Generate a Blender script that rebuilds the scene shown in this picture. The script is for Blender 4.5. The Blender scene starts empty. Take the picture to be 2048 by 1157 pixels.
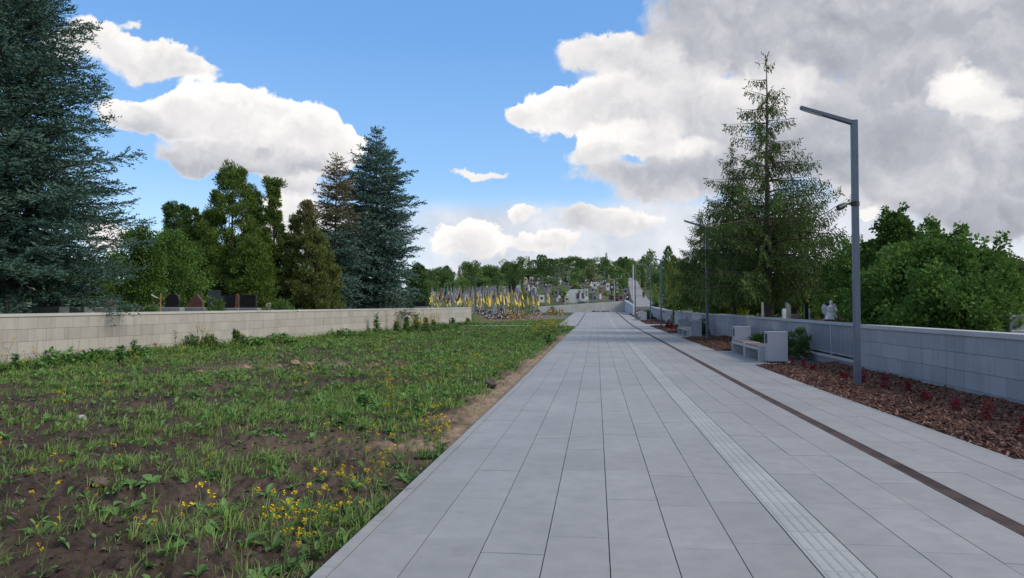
import bpy, math, random
import numpy as np
from mathutils import Vector, Matrix
SC = bpy.context.scene
COL = SC.collection
R = math.radians
random.seed(7)
# ------------------------------------------------------------------ camera model (used to turn measured pixels into places)
F = 1480.0; CAMH = 1.58; YAW = R(6.51); PITCH = R(1.607)
_right = np.array((math.cos(YAW), math.sin(YAW), 0.0))
_fwd = np.array((-math.sin(YAW) * math.cos(PITCH), math.cos(YAW) * math.cos(PITCH), math.sin(PITCH)))
_up = np.cross(_right, _fwd)
def P(px, py, D):
    return np.array((0, 0, CAMH)) + D * (_fwd + (px - 1024) / F * _right + (578.5 - py) / F * _up)
def XY(px, D):
    p = P(px, 620, D); return float(p[0]), float(p[1])
def ZAT(py, D):
    return CAMH + (620 - py) / F * D
# ------------------------------------------------------------------ terrain heights
def ip(v, xs, ys): return np.interp(v, xs, ys)
def pz(y): return ip(y, [-20, 15, 35, 61, 73, 90, 115, 124], [0, 0, .11, .22, .38, .72, 1.2, 1.28])
def lz(y): return ip(y, [-50, 15, 57, 67, 95, 105, 118, 126, 140, 330, 500, 900, 3000], [-.03, -.03, .18, .25, .36, .62, 1.3, 2.0, 3.1, 15.7, 20, 24, 26])
def rz(y): return ip(y, [-50, 8, 15, 61, 90, 130, 171, 250, 330, 500, 900, 3000], [.8, .8, .85, 1.0, 1.2, 1.76, 3.7, 9.0, 15.2, 20, 24, 26])
def hz(y): return ip(y, [-50, 124, 130, 140, 200, 260, 330, 500, 900, 3000], [2.3, 2.35, 2.8, 3.6, 9.6, 15.0, 18.5, 22, 26, 28])
def sst(a, b, v):
    t = np.clip((v - a) / (b - a), 0, 1); return t * t * (3 - 2 * t)
WL0 = np.array((-16.2, 18.6)); WL1 = np.array((-11.15, 65.6))       # left wall, face line: start, end (world xy)
WLd = (WL1 - WL0) / np.linalg.norm(WL1 - WL0); WLn = np.array((WLd[1], -WLd[0]))   # along, towards the field
def gz(x, y):
    x = np.asarray(x, float); y = np.asarray(y, float)
    left = lz(y) * (1 - .45 * sst(-25, -95, x) * sst(120, 200, y))
    mid = np.where(y > 124.3, hz(y), pz(y))
    left = np.where(y > 124.3, left + (hz(y) - lz(y)) * sst(-34, -10.3, x), left); left = np.where((x > -10.2) & (y <= 124.3), np.minimum(left, 1.12), left)
    right = rz(y)
    z = np.where(x < -3.4, left, np.where(x < 6.8, mid, right))
    b = sst(1.5, 8.5, x)
    z = np.where(y > 124.3, np.where(x < -3.4, z, mid * (1 - b) + right * b), z)
    # terrace behind the left wall
    rel = (x - WL0[0]) * WLn[0] + (y - WL0[1]) * WLn[1]; s = (x - WL0[0]) * WLd[0] + (y - WL0[1]) * WLd[1]
    t = np.clip((s + 80) / 10, 0, 1) * (1 - sst(46, 62, s)) * sst(.15, .3, -rel)
    return z + t * np.maximum(0, 1.2 - 0 * z)
def gz1(x, y): return float(gz(x, y))
# ------------------------------------------------------------------ value noise
_rs = np.random.RandomState(3); _lat = _rs.rand(256, 256)
def vnoise(x, y, s=1.0):
    x = np.asarray(x, float) * s + 511.3; y = np.asarray(y, float) * s + 300.7
    xi = np.floor(x).astype(int); yi = np.floor(y).astype(int); fx = x - xi; fy = y - yi
    fx = fx * fx * (3 - 2 * fx); fy = fy * fy * (3 - 2 * fy)
    g = lambda a, b: _lat[a % 256, b % 256]
    return (g(xi, yi) * (1 - fx) + g(xi + 1, yi) * fx) * (1 - fy) + (g(xi, yi + 1) * (1 - fx) + g(xi + 1, yi + 1) * fx) * fy
def fbm(x, y, s=1.0, o=4, r=.5):
    a, t, n = 1., 0., 0.
    for k in range(o):
        t = t + a * vnoise(x, y, s * 2 ** k); n += a; a *= r
    return t / n
# ------------------------------------------------------------------ materials
def nt_new(name):
    m = bpy.data.materials.new(name); m.use_nodes = True
    nt = m.node_tree; nt.nodes.clear()
    out = nt.nodes.new('ShaderNodeOutputMaterial'); b = nt.nodes.new('ShaderNodeBsdfPrincipled')
    nt.links.new(b.outputs[0], out.inputs[0]); return m, nt, b, out
def N(nt, t, **k):
    n = nt.nodes.new(t)
    for a, v in k.items(): setattr(n, a, v)
    return n
def rgb(c): return (c[0], c[1], c[2], 1)
def mixc(nt, fac, a, b, blend='MIX'):
    n = N(nt, 'ShaderNodeMix', data_type='RGBA', blend_type=blend)
    for s, v in ((0, fac), (6, a), (7, b)):
        if hasattr(v, 'is_linked') or hasattr(v, 'links'): nt.links.new(v, n.inputs[s])
        else: n.inputs[s].default_value = v if s == 0 else rgb(v)
    return n.outputs[2]
def noise(nt, scale, detail=4, rough=.55, coord='Object', vec=None, **k):
    n = N(nt, 'ShaderNodeTexNoise', **k); n.inputs['Scale'].default_value = scale; n.inputs['Detail'].default_value = detail; n.inputs['Roughness'].default_value = rough
    if vec is None:
        tc = N(nt, 'ShaderNodeTexCoord'); vec = tc.outputs[coord]
    nt.links.new(vec, n.inputs['Vector']); return n
def ramp(nt, fac, a, b, ca=0., cb=1.):
    n = N(nt, 'ShaderNodeMapRange'); n.inputs[1].default_value = a; n.inputs[2].default_value = b; n.inputs[3].default_value = ca; n.inputs[4].default_value = cb
    nt.links.new(fac, n.inputs[0]); return n.outputs[0]
def attr(nt, name='tone'):
    n = N(nt, 'ShaderNodeAttribute'); n.attribute_name = name; return n.outputs['Fac']
def bump(nt, b, h, strength=.3, dist=.01):
    n = N(nt, 'ShaderNodeBump'); n.inputs['Strength'].default_value = strength; n.inputs['Distance'].default_value = dist
    nt.links.new(h, n.inputs['Height']); nt.links.new(n.outputs[0], b.inputs['Normal'])
def mat_plain(name, c, rough=.6, var=.12, scale=6., metal=0., bmp=0., c2=None, tone=False, spec=.5, bscale=None):
    m, nt, b, _ = nt_new(name)
    n = noise(nt, scale, 5)
    c2 = c2 or tuple(x * (1 - 2 * var) for x in c); c1 = tuple(min(1, x * (1 + var)) for x in c)
    col = mixc(nt, ramp(nt, n.outputs[0], .3, .7), c2, c1)
    if tone:
        t = attr(nt); col = mixc(nt, 1.0, col, mixc(nt, t, (.72, .72, .72), (1.28, 1.26, 1.24)), 'MULTIPLY')
    nt.links.new(col, b.inputs['Base Color'])
    b.inputs['Roughness'].default_value = rough; b.inputs['Metallic'].default_value = metal; b.inputs['Specular IOR Level'].default_value = spec
    if bmp:
        n2 = noise(nt, bscale or scale * 8, 6); bump(nt, b, n2.outputs[0], bmp, .01)
    return m
def mat_leaf(name, c1, c2, c3=None, rough=.7, trans=.18, tcol=None, spec=.07, scale=.9):
    """foliage: colour varies leaf by leaf (attribute tone) and in soft patches over the plant"""
    m, nt, b, out = nt_new(name)
    t = attr(nt); col = mixc(nt, t, c1, c2)
    n = noise(nt, scale, 3)
    col = mixc(nt, ramp(nt, n.outputs[0], .35, .68), col, mixc(nt, t, c3 or c1, c2))
    nt.links.new(col, b.inputs['Base Color']); b.inputs['Roughness'].default_value = rough; b.inputs['Specular IOR Level'].default_value = spec
    if trans:
        tr = N(nt, 'ShaderNodeBsdfTranslucent'); mx = N(nt, 'ShaderNodeMixShader'); mx.inputs[0].default_value = trans
        if tcol: tr.inputs[0].default_value = rgb(tcol)
        else: nt.links.new(col, tr.inputs[0])
        nt.links.new(b.outputs[0], mx.inputs[1]); nt.links.new(tr.outputs[0], mx.inputs[2]); nt.links.new(mx.outputs[0], out.inputs[0])
    return m
# ------------------------------------------------------------------ objects
def tag(o, label=None, cat=None, group=None, kind=None):
    if label: o['label'] = label
    if cat: o['category'] = cat
    if group: o['group'] = group
    if kind: o['kind'] = kind
    return o
def empty(name, loc=(0, 0, 0), rz_=0, label=None, cat=None, group=None):
    o = bpy.data.objects.new(name, None); o.empty_display_size = .2
    o.location = loc; o.rotation_euler = (0, 0, rz_); COL.objects.link(o)
    return tag(o, label, cat, group, 'thing')
def link_mesh(name, me, parent=None, loc=(0, 0, 0)):
    o = bpy.data.objects.new(name, me); COL.objects.link(o); o.location = loc
    if parent is not None: o.parent = parent
    return o
def copy_tree(o, parent=None):
    kids = list(o.children); c = o.copy(); COL.objects.link(c)
    if parent is not None: c.parent = parent
    for k in kids: copy_tree(k, c)
    return c
class MB:
    def __init__(s): s.v = []; s.f = []; s.m = []; s.t = []; s.s = []
    def add(s, vs, fs, mi=0, tone=.5, smooth=False):
        o = len(s.v); s.v += [tuple(map(float, v)) for v in vs]
        for f in fs: s.f.append(tuple(i + o for i in f)); s.m.append(mi); s.t.append(tone); s.s.append(smooth)
    def box(s, lo, hi, mi=0, tone=.5, rot=0., piv=None, bottom=True, ch=0.):
        (a, b, c), (d, e, g) = lo, hi
        if ch <= 0:
            vs = [(a, b, c), (d, b, c), (d, e, c), (a, e, c), (a, b, g), (d, b, g), (d, e, g), (a, e, g)]
            fs = [(4, 5, 6, 7), (0, 1, 5, 4), (1, 2, 6, 5), (2, 3, 7, 6), (3, 0, 4, 7)] + ([(3, 2, 1, 0)] if bottom else [])
        else:   # chamfered top edge
            vs = [(a, b, c), (d, b, c), (d, e, c), (a, e, c), (a, b, g - ch), (d, b, g - ch), (d, e, g - ch), (a, e, g - ch),
                  (a + ch, b + ch, g), (d - ch, b + ch, g), (d - ch, e - ch, g), (a + ch, e - ch, g)]
            fs = [(8, 9, 10, 11), (4, 5, 9, 8), (5, 6, 10, 9), (6, 7, 11, 10), (7, 4, 8, 11), (0, 1, 5, 4), (1, 2, 6, 5), (2, 3, 7, 6), (3, 0, 4, 7)] + ([(3, 2, 1, 0)] if bottom else [])
        if rot:
            px, py = piv or ((a + d) / 2, (b + e) / 2); cs, sn = math.cos(rot), math.sin(rot)
            vs = [(px + (x - px) * cs - (y - py) * sn, py + (x - px) * sn + (y - py) * cs, z) for x, y, z in vs]
        s.add(vs, fs, mi, tone)
    def tube(s, pts, rad, n=6, mi=0, tone=.5, cap=True):
        pts = [Vector(p) for p in pts]; m = len(pts)
        if not hasattr(rad, '__len__'): rad = [rad] * m
        vs = []
        for i, p in enumerate(pts):
            d = (pts[min(i + 1, m - 1)] - pts[max(i - 1, 0)]).normalized()
            u = d.orthogonal().normalized() if abs(d.z) > .95 else Vector((0, 0, 1)).cross(d).normalized()
            if abs(d.z) > .95: u = (Vector((1, 0, 0)) - d * d.x).normalized()
            w = d.cross(u)
            for k in range(n):
                a = 2 * math.pi * k / n; vs.append(p + (u * math.cos(a) + w * math.sin(a)) * rad[i])
        fs = [(i * n + k, i * n + (k + 1) % n, (i + 1) * n + (k + 1) % n, (i + 1) * n + k) for i in range(m - 1) for k in range(n)]
        s.add(vs, fs, mi, tone, True)
        if cap: s.add(vs[:n], [tuple(range(n))[::-1]], mi, tone); s.add(vs[-n:], [tuple(range(n))], mi, tone)
    def lathe(s, prof, n=12, mi=0, tone=.5, c=(0, 0), sx=1., sy=1.):
        vs = [(c[0] + r * sx * math.cos(2 * math.pi * k / n), c[1] + r * sy * math.sin(2 * math.pi * k / n), z) for r, z in prof for k in range(n)]
        m = len(prof)
        s.add(vs, [(i * n + k, i * n + (k + 1) % n, (i + 1) * n + (k + 1) % n, (i + 1) * n + k) for i in range(m - 1) for k in range(n)], mi, tone, True)
        s.add(vs[-n:], [tuple(range(n))], mi, tone); s.add(vs[:n], [tuple(range(n))[::-1]], mi, tone)
    def prism(s, poly, y0, y1, mi=0, tone=.5, T=None):
        """poly in xz, extruded along y"""
        n = len(poly); vs = [(x, y0, z) for x, z in poly] + [(x, y1, z) for x, z in poly]
        if T: vs = [T(v) for v in vs]
        s.add(vs, [tuple(range(n)), tuple(range(2 * n - 1, n - 1, -1))] + [(i, i + n, (i + 1) % n + n, (i + 1) % n) for i in range(n)], mi, tone)
    def mesh(s, name, mats):
        me = bpy.data.meshes.new(name); me.from_pydata(s.v, [], s.f)
        for m in (mats if isinstance(mats, (list, tuple)) else [mats]): me.materials.append(m)
        me.polygons.foreach_set('material_index', s.m); me.polygons.foreach_set('use_smooth', s.s)
        a = me.attributes.new('tone', 'FLOAT', 'FACE'); a.data.foreach_set('value', s.t)
        me.update(); return me
    def build(s, name, mats, parent=None, loc=(0, 0, 0), bevel=0.):
        o = link_mesh(name, s.mesh(name, mats), parent, loc)
        if bevel:
            b = o.modifiers.new('bevel', 'BEVEL'); b.width = bevel; b.segments = 2; b.limit_method = 'ANGLE'
        return o
def bulk_mesh(name, V, mats, tone=None, mi=None):
    """V (n,k,3): n faces of k corners"""
    V = np.asarray(V, np.float32); n, k, _ = V.shape
    me = bpy.data.meshes.new(name); me.vertices.add(n * k); me.vertices.foreach_set('co', V.reshape(-1))
    me.loops.add(n * k); me.loops.foreach_set('vertex_index', np.arange(n * k, dtype=np.int32))
    me.polygons.add(n); me.polygons.foreach_set('loop_start', np.arange(0, n * k, k, dtype=np.int32))
    for m in (mats if isinstance(mats, (list, tuple)) else [mats]): me.materials.append(m)
    if mi is not None: me.polygons.foreach_set('material_index', np.asarray(mi, np.int32))
    if tone is not None:
        a = me.attributes.new('tone', 'FLOAT', 'FACE'); a.data.foreach_set('value', np.asarray(tone, np.float32))
    me.update(calc_edges=True); return me
def nrm(v): return v / np.maximum(np.linalg.norm(v, axis=-1, keepdims=True), 1e-9)
def diamonds(p, d, l, w, rs, side=None, mid=.45):
    """thin pointed leaf/shoot quads: base p, direction d, length l, width w"""
    n = len(p)
    if side is None: side = np.cross(d, nrm(rs.normal(size=(n, 3))))
    side = nrm(side); l = np.reshape(l, (-1, 1)); w = np.reshape(w, (-1, 1))
    m = p + d * l * mid
    return np.stack([p, m + side * w * .5, p + d * l, m - side * w * .5], 1)
# ------------------------------------------------------------------ camera, world, sun
cam = bpy.data.cameras.new('camera'); cam.sensor_width = 36; cam.lens = F / 2048 * 36; cam.clip_end = 6000; cam.clip_start = .05
co = bpy.data.objects.new('camera', cam); COL.objects.link(co); co.location = (0, 0, CAMH); co.rotation_euler = (R(90) + PITCH, 0, YAW); SC.camera = co
SC.view_settings.view_transform = 'Standard'; SC.view_settings.look = 'None'; SC.view_settings.gamma = 1; SC.view_settings.exposure = .2
SC.cycles.max_bounces = 6; SC.cycles.diffuse_bounces = 3; SC.cycles.transparent_max_bounces = 4; SC.cycles.use_denoising = True
SUN_EL, SUN_AZ = 38., 104.        # degrees above the horizon, degrees to the right of the path's direction
sd = bpy.data.lights.new('sun', 'SUN'); sd.energy = 2.7; sd.angle = R(30); sd.color = (1, .94, .85)
so = bpy.data.objects.new('sun', sd); COL.objects.link(so)
_s = Vector((math.sin(R(SUN_AZ)) * math.cos(R(SUN_EL)), math.cos(R(SUN_AZ)) * math.cos(R(SUN_EL)), math.sin(R(SUN_EL))))
so.rotation_euler = _s.to_track_quat('Z', 'Y').to_euler(); so.location = (40, -20, 60)
def azel(px, py):
    d = P(px, py, 1.) - np.array((0, 0, CAMH)); d /= np.linalg.norm(d)
    return math.degrees(math.atan2(d[0], d[1])), math.degrees(math.asin(d[2]))
# clouds: centre x, y, radii x, y (measured on the photograph, turned into directions), weight, brightness top, bottom
CL = [
 # left, high wispy pair
 (190, 78, 90, 50, .62, 1.0, .80), (110, 105, 60, 45, .55, .95, .8), (255, 52, 30, 18, .4, .95, .9), (300, 128, 130, 48, 1.0, 1.06, .74), (390, 152, 62, 24, .6, .98, .84),
 # left, big cumulus
 (240, 236, 62, 42, .85, 1.0, .84), (330, 240, 105, 56, 1.0, 1.06, .80), (425, 236, 100, 72, 1.0, 1.14, .86), (520, 246, 115, 80, 1.1, 1.18, .84), (605, 276, 95, 72, 1.0, 1.16, .84), (672, 306, 62, 46, 1.0, 1.12, .88), (500, 322, 205, 36, 1.7, .76, .62), (395, 330, 80, 24, .9, .68, .60), (290, 262, 90, 24, .9, .80, .66),
 # left, behind the trees
 (590, 365, 95, 34, .7, .98, .62), (600, 430, 100, 60, .8, .98, .84), (700, 470, 110, 60, .5, .95, .85), (210, 470, 60, 40, .6, 1.0, .85), (540, 470, 90, 60, .7, .96, .86),
 # middle, wisp and low bank
 (968, 343, 85, 14, .42, .92, .88), (935, 482, 90, 46, 1.0, 1.15, .80), (1090, 482, 95, 26, .9, 1.05, .80), (1055, 432, 40, 24, .8, 1.06, .80), (1235, 447, 105, 34, .8, 1.0, .70), (1150, 440, 70, 24, .7, .84, .68),
 # right bank, sunlit left edge
 (1120, 222, 90, 52, 1.1, 1.16, .84), (1040, 236, 44, 30, .5, .95, .86), (1215, 205, 120, 58, 1.0, 1.04, .80), (1190, 108, 105, 50, .75, .94, .74), (1250, 100, 70, 46, .6, .95, .78), (1225, 268, 72, 42, 1.1, 1.20, .94), (1190, 308, 70, 34, .8, .94, .72), (1370, 302, 90, 32, 1.0, 1.12, .88), (1296, 282, 62, 40, 1.0, 1.02, .84), (1310, 345, 120, 40, .9, .66, .58), (1200, 350, 90, 28, .6, .70, .66), (1300, 385, 130, 30, .8, .70, .70),
 # right bank, grey body
 (1330, 170, 130, 110, 1.1, .94, .86), (1450, 60, 190, 120, 1.2, .62, .60), (1680, 60, 280, 130, 1.3, .60, .57), (1930, 40, 240, 110, 1.3, .60, .58), (1560, 160, 90, 70, 1.2, .98, .90), (1440, 235, 130, 70, 1.0, .90, .64), (1740, 215, 190, 80, 1.2, .70, .58), (1700, 300, 230, 80, 1.2, .58, .52), (1480, 340, 160, 70, 1.0, .62, .58), (1950, 180, 88, 56, 2.4, 1.16, 1.0), (2010, 215, 50, 40, 1.6, 1.08, .98), (1960, 290, 190, 70, 1.2, .72, .66), (1850, 370, 260, 70, 1.1, .74, .66), (2050, 120, 150, 90, 1.2, .60, .60), (1830, 130, 130, 80, 1.0, .66, .62), (1970, 430, 140, 62, 1.4, .54, .52), (1720, 426, 28, 18, 1.6, 1.1, .96), (2230, 250, 300, 300, 1.2, .62, .6), (1500, -60, 260, 90, 1.1, .62, .6), (1850, -120, 420, 140, 1.2, .6, .6),
]
w = bpy.data.worlds.new('World'); SC.world = w; w.use_nodes = True; nt = w.node_tree; nt.nodes.clear()
WSTR = .15
wo = N(nt, 'ShaderNodeOutputWorld'); bg = N(nt, 'ShaderNodeBackground'); bg.inputs[1].default_value = WSTR; nt.links.new(bg.outputs[0], wo.inputs[0])
sky = N(nt, 'ShaderNodeTexSky', sky_type='NISHITA'); sky.sun_disc = False; sky.sun_elevation = R(SUN_EL); sky.sun_rotation = R(SUN_AZ); sky.air_density = 1.0; sky.dust_density = .6; sky.ozone_density = 1.4
def M(op, a, b=None, c=None, clamp=False):
    n = N(nt, 'ShaderNodeMath', operation=op); n.use_clamp = clamp
    for i, v in enumerate((a, b, c)):
        if v is None: continue
        if isinstance(v, (int, float)): n.inputs[i].default_value = v
        else: nt.links.new(v, n.inputs[i])
    return n.outputs[0]
def VM(op, a, b, out=0):
    n = N(nt, 'ShaderNodeVectorMath', operation=op)
    for i, v in enumerate((a, b)):
        if v is None: continue
        if isinstance(v, tuple): n.inputs[i].default_value = v
        else: nt.links.new(v, n.inputs[i])
    return n.outputs[out]
tc = N(nt, 'ShaderNodeTexCoord'); D0 = tc.outputs['Generated']
def nz(vec, s, det, ro=.55, out=0, off=None):
    v = VM('ADD', vec, off) if off else vec
    n = N(nt, 'ShaderNodeTexNoise'); n.inputs['Scale'].default_value = s; n.inputs['Detail'].default_value = det; n.inputs['Roughness'].default_value = ro
    nt.links.new(v, n.inputs['Vector']); return n.outputs[out]
# the direction, pushed about by noise so that the cloud edges break up
wn = VM('SUBTRACT', nz(D0, 11, 5, .6, 1), (.5, .5, .5)); wn2 = VM('SUBTRACT', nz(D0, 55, 3, .55, 1), (.5, .5, .5))
dw = VM('ADD', VM('ADD', D0, VM('MULTIPLY', wn, (.085, .085, .06))), VM('MULTIPLY', wn2, (.016, .016, .014)))
sp = N(nt, 'ShaderNodeSeparateXYZ'); nt.links.new(dw, sp.inputs[0])
az = M('MULTIPLY', M('ARCTAN2', sp.outputs[0], sp.outputs[1]), 57.2958); el = M('MULTIPLY', M('ARCSINE', M('MINIMUM', M('MAXIMUM', sp.outputs[2], -.999), .999)), 57.2958)
cb = N(nt, 'ShaderNodeCombineXYZ'); nt.links.new(az, cb.inputs[0]); nt.links.new(el, cb.inputs[1]); AE = cb.outputs[0]
ST = AE; B = 0.0; Wt = 0.0
def comb(x=None, y=None, z=None):
    n = N(nt, 'ShaderNodeCombineXYZ')
    for i, v in enumerate((x, y, z)):
        if v is not None: nt.links.new(v, n.inputs[i])
    return n.outputs[0]
def sep(v):
    n = N(nt, 'ShaderNodeSeparateXYZ'); nt.links.new(v, n.inputs[0]); return n.outputs
for (cx, cy, rx, ry, wt, bt, bb) in CL:      # the third channel carries the running sum of the cloud density
    a0, e0 = azel(cx, cy); a1, _ = azel(cx - rx, cy); _, e1 = azel(cx, cy - ry); ra = abs(a0 - a1) * 1.18; re = abs(e1 - e0) * 1.18
    v = VM('MULTIPLY', VM('SUBTRACT', ST, (a0, e0, 0)), (1 / ra, 1 / re, 0))
    k = M('MAXIMUM', M('SUBTRACT', 1.0, VM('DOT_PRODUCT', v, v, 1)), 0.0); k = M('MULTIPLY', M('MULTIPLY', k, k), wt)
    br = M('MULTIPLY_ADD', sep(v)[1], (bt - bb) * .62, (bt + bb) / 2)
    kk = M('MULTIPLY', k, k); B = M('MULTIPLY_ADD', kk, br, B); Wt = M('ADD', Wt, kk); ST = VM('ADD', ST, comb(None, None, M('MULTIPLY_ADD', M('ADD', B, Wt), 1e-9, k)))
S = sep(ST)[2]
# clouds over the rest of the sky, behind and above the viewer
fb = nz(D0, 2.6, 6, .6, 0, (3.1, 1.7, .4)); ax = M('ABSOLUTE', az)
mr = N(nt, 'ShaderNodeMapRange'); nt.links.new(ax, mr.inputs[0]); mr.inputs[1].default_value = 48; mr.inputs[2].default_value = 62; back = mr.outputs[0]
hi = N(nt, 'ShaderNodeMapRange'); nt.links.new(el, hi.inputs[0]); hi.inputs[1].default_value = 32; hi.inputs[2].default_value = 42
far = M('MAXIMUM', back, hi.outputs[0])
kb = M('MULTIPLY', M('MULTIPLY', M('MAXIMUM', M('SUBTRACT', fb, .45), 0.0), 4.2), far); S = M('ADD', S, kb); B = M('MULTIPLY_ADD', kb, .82, B)
bri = M('DIVIDE', B, M('MAXIMUM', M('ADD', Wt, kb), .000001))
# billows
def billow(off):
    a = M('ABSOLUTE', M('MULTIPLY_ADD', nz(dw, 19, 0, .5, 0, off), 2, -1)); b = M('ABSOLUTE', M('MULTIPLY_ADD', nz(dw, 44, 2, .5, 0, off), 2, -1))
    return M('MULTIPLY_ADD', b, .55, a)
b0 = billow((0, 0, 0)); b1 = billow((.009, 0, .014))
f0 = nz(D0, 26, 7, .62)
dens = M('ADD', S, M('ADD', M('MULTIPLY_ADD', b0, .36, -.15), M('MULTIPLY_ADD', f0, .40, -.20)))
mk = N(nt, 'ShaderNodeMapRange', interpolation_type='SMOOTHSTEP'); nt.links.new(dens, mk.inputs[0]); mk.inputs[1].default_value = .11; nt.links.new(M('MULTIPLY_ADD', M('MINIMUM', bri, 1.0), -1.0, 1.26), mk.inputs[2])
gate = N(nt, 'ShaderNodeMapRange'); nt.links.new(S, gate.inputs[0]); gate.inputs[1].default_value = .02; gate.inputs[2].default_value = .18
mask = M('MULTIPLY', mk.outputs[0], gate.outputs[0])
relief = M('MULTIPLY', M('SUBTRACT', b0, b1), .22)
thin = N(nt, 'ShaderNodeMapRange', interpolation_type='SMOOTHSTEP'); nt.links.new(dens, thin.inputs[0]); thin.inputs[1].default_value = .25; thin.inputs[2].default_value = .95; thin.inputs[3].default_value = .10; thin.inputs[4].default_value = -.03
lum = M('ADD', M('ADD', bri, thin.outputs[0]), M('ADD', relief, M('MULTIPLY_ADD', nz(VM('MULTIPLY', D0, (1, 1, 2.2)), 7, 4, .5, 0, (1.3, .2, .7)), .22, -.11)))
cr = N(nt, 'ShaderNodeValToRGB'); nt.links.new(M('MULTIPLY', lum, .8), cr.inputs[0]); e = cr.color_ramp.elements
e[0].position = .28; e[0].color = (.29, .315, .37, 1); e[1].position = 1.0; e[1].color = (.98, .95, .915, 1)
for p_, c_ in ((.46, (.43, .445, .49, 1)), (.60, (.60, .60, .625, 1)), (.72, (.735, .72, .725, 1)), (.84, (.865, .84, .82, 1))):
    q = e.new(p_); q.color = c_
cl = VM('MULTIPLY', cr.outputs[0], (1 / WSTR,) * 3)
# clear sky paling towards the horizon, and the thin veil low on the right
sp0 = sep(D0); el0 = M('MULTIPLY', M('ARCSINE', sp0[2]), 57.2958); az0 = M('MULTIPLY', M('ARCTAN2', sp0[0], sp0[1]), 57.2958)
br_ = N(nt, 'ShaderNodeValToRGB'); nt.links.new(M('MULTIPLY', el0, 1 / 45), br_.inputs[0]); e = br_.color_ramp.elements
e[0].position = .0; e[0].color = (.62, .74, .90, 1); e[1].position = 1.; e[1].color = (.085, .235, .57, 1)
for p_, c_ in ((.10, (.46, .64, .90, 1)), (.22, (.245, .465, .82, 1)), (.45, (.135, .335, .72, 1))):
    q = e.new(p_); q.color = c_
clear = mixc(nt, .72, mixc(nt, 1.0, sky.outputs[0], (1.0, 1.2, 1.3), 'MULTIPLY'), VM('MULTIPLY', br_.outputs[0], (1 / WSTR,) * 3))
vn = nz(D0, 7, 5, .55, 0, (.3, .9, 2.2))
vtop = M('MULTIPLY_ADD', vn, 3.2, azel(1100, 392)[1] - 1.6)
v1 = N(nt, 'ShaderNodeMapRange', interpolation_type='SMOOTHSTEP'); nt.links.new(M('SUBTRACT', vtop, el0), v1.inputs[0]); v1.inputs[1].default_value = -.5; v1.inputs[2].default_value = 1.6
v2 = N(nt, 'ShaderNodeMapRange', interpolation_type='SMOOTHSTEP'); nt.links.new(az0, v2.inputs[0]); v2.inputs[1].default_value = azel(700, 450)[0]; v2.inputs[2].default_value = azel(930, 450)[0]
vcol = mixc(nt, ramp(nt, nz(D0, 12, 5, .6, 0, (4.3, .9, 2.2)), .35, .65), (.55, .585, .66), (.76, .765, .80))
blue = mixc(nt, M('MULTIPLY', M('MULTIPLY', v1.outputs[0], v2.outputs[0]), .93), clear, VM('MULTIPLY', vcol, (1 / WSTR,) * 3))
nt.links.new(mixc(nt, mask, blue, cl), bg.inputs[0])
w.cycles.sampling_method = 'NONE'
# ------------------------------------------------------------------ materials of the setting
def mat_soil():
    m, nt, b, _ = nt_new('soil')
    n1 = noise(nt, .55, 5); n2 = noise(nt, 9, 6, .65); n3 = noise(nt, 60, 4, .7)
    c = mixc(nt, ramp(nt, n1.outputs[0], .38, .62), (.058, .040, .031), (.105, .074, .055))
    c = mixc(nt, ramp(nt, n2.outputs[0], .42, .66), c, (.040, .028, .022))
    c = mixc(nt, ramp(nt, n3.outputs[0], .55, .75, 0, .55), c, (.155, .118, .088))
    s = attr(nt, 'tone'); c = mixc(nt, s, c, mixc(nt, ramp(nt, n2.outputs[0], .35, .65), (.20, .135, .085), (.33, .245, .165)))
    nt.links.new(c, b.inputs['Base Color']); b.inputs['Roughness'].default_value = .95; b.inputs['Specular IOR Level'].default_value = .15
    h = mixc(nt, .5, n2.outputs[0], n3.outputs[0]); bump(nt, b, h, .9, .03); return m
def mat_ground():
    m, nt, b, _ = nt_new('hill_grass')
    n1 = noise(nt, .07, 6); n2 = noise(nt, 1.2, 6, .65); n3 = noise(nt, 12, 4, .7)
    c = mixc(nt, ramp(nt, n2.outputs[0], .35, .65), (.035, .062, .018), (.085, .115, .035))
    c = mixc(nt, ramp(nt, n1.outputs[0], .45, .62), c, mixc(nt, ramp(nt, n2.outputs[0], .4, .6), (.10, .105, .05), (.13, .11, .075)))
    c = mixc(nt, ramp(nt, n3.outputs[0], .5, .75, 0, .5), c, (.03, .04, .018))
    nt.links.new(c, b.inputs['Base Color']); b.inputs['Roughness'].default_value = .95; b.inputs['Specular IOR Level'].default_value = .1
    bump(nt, b, n3.outputs[0], .8, .06); return m
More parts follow.
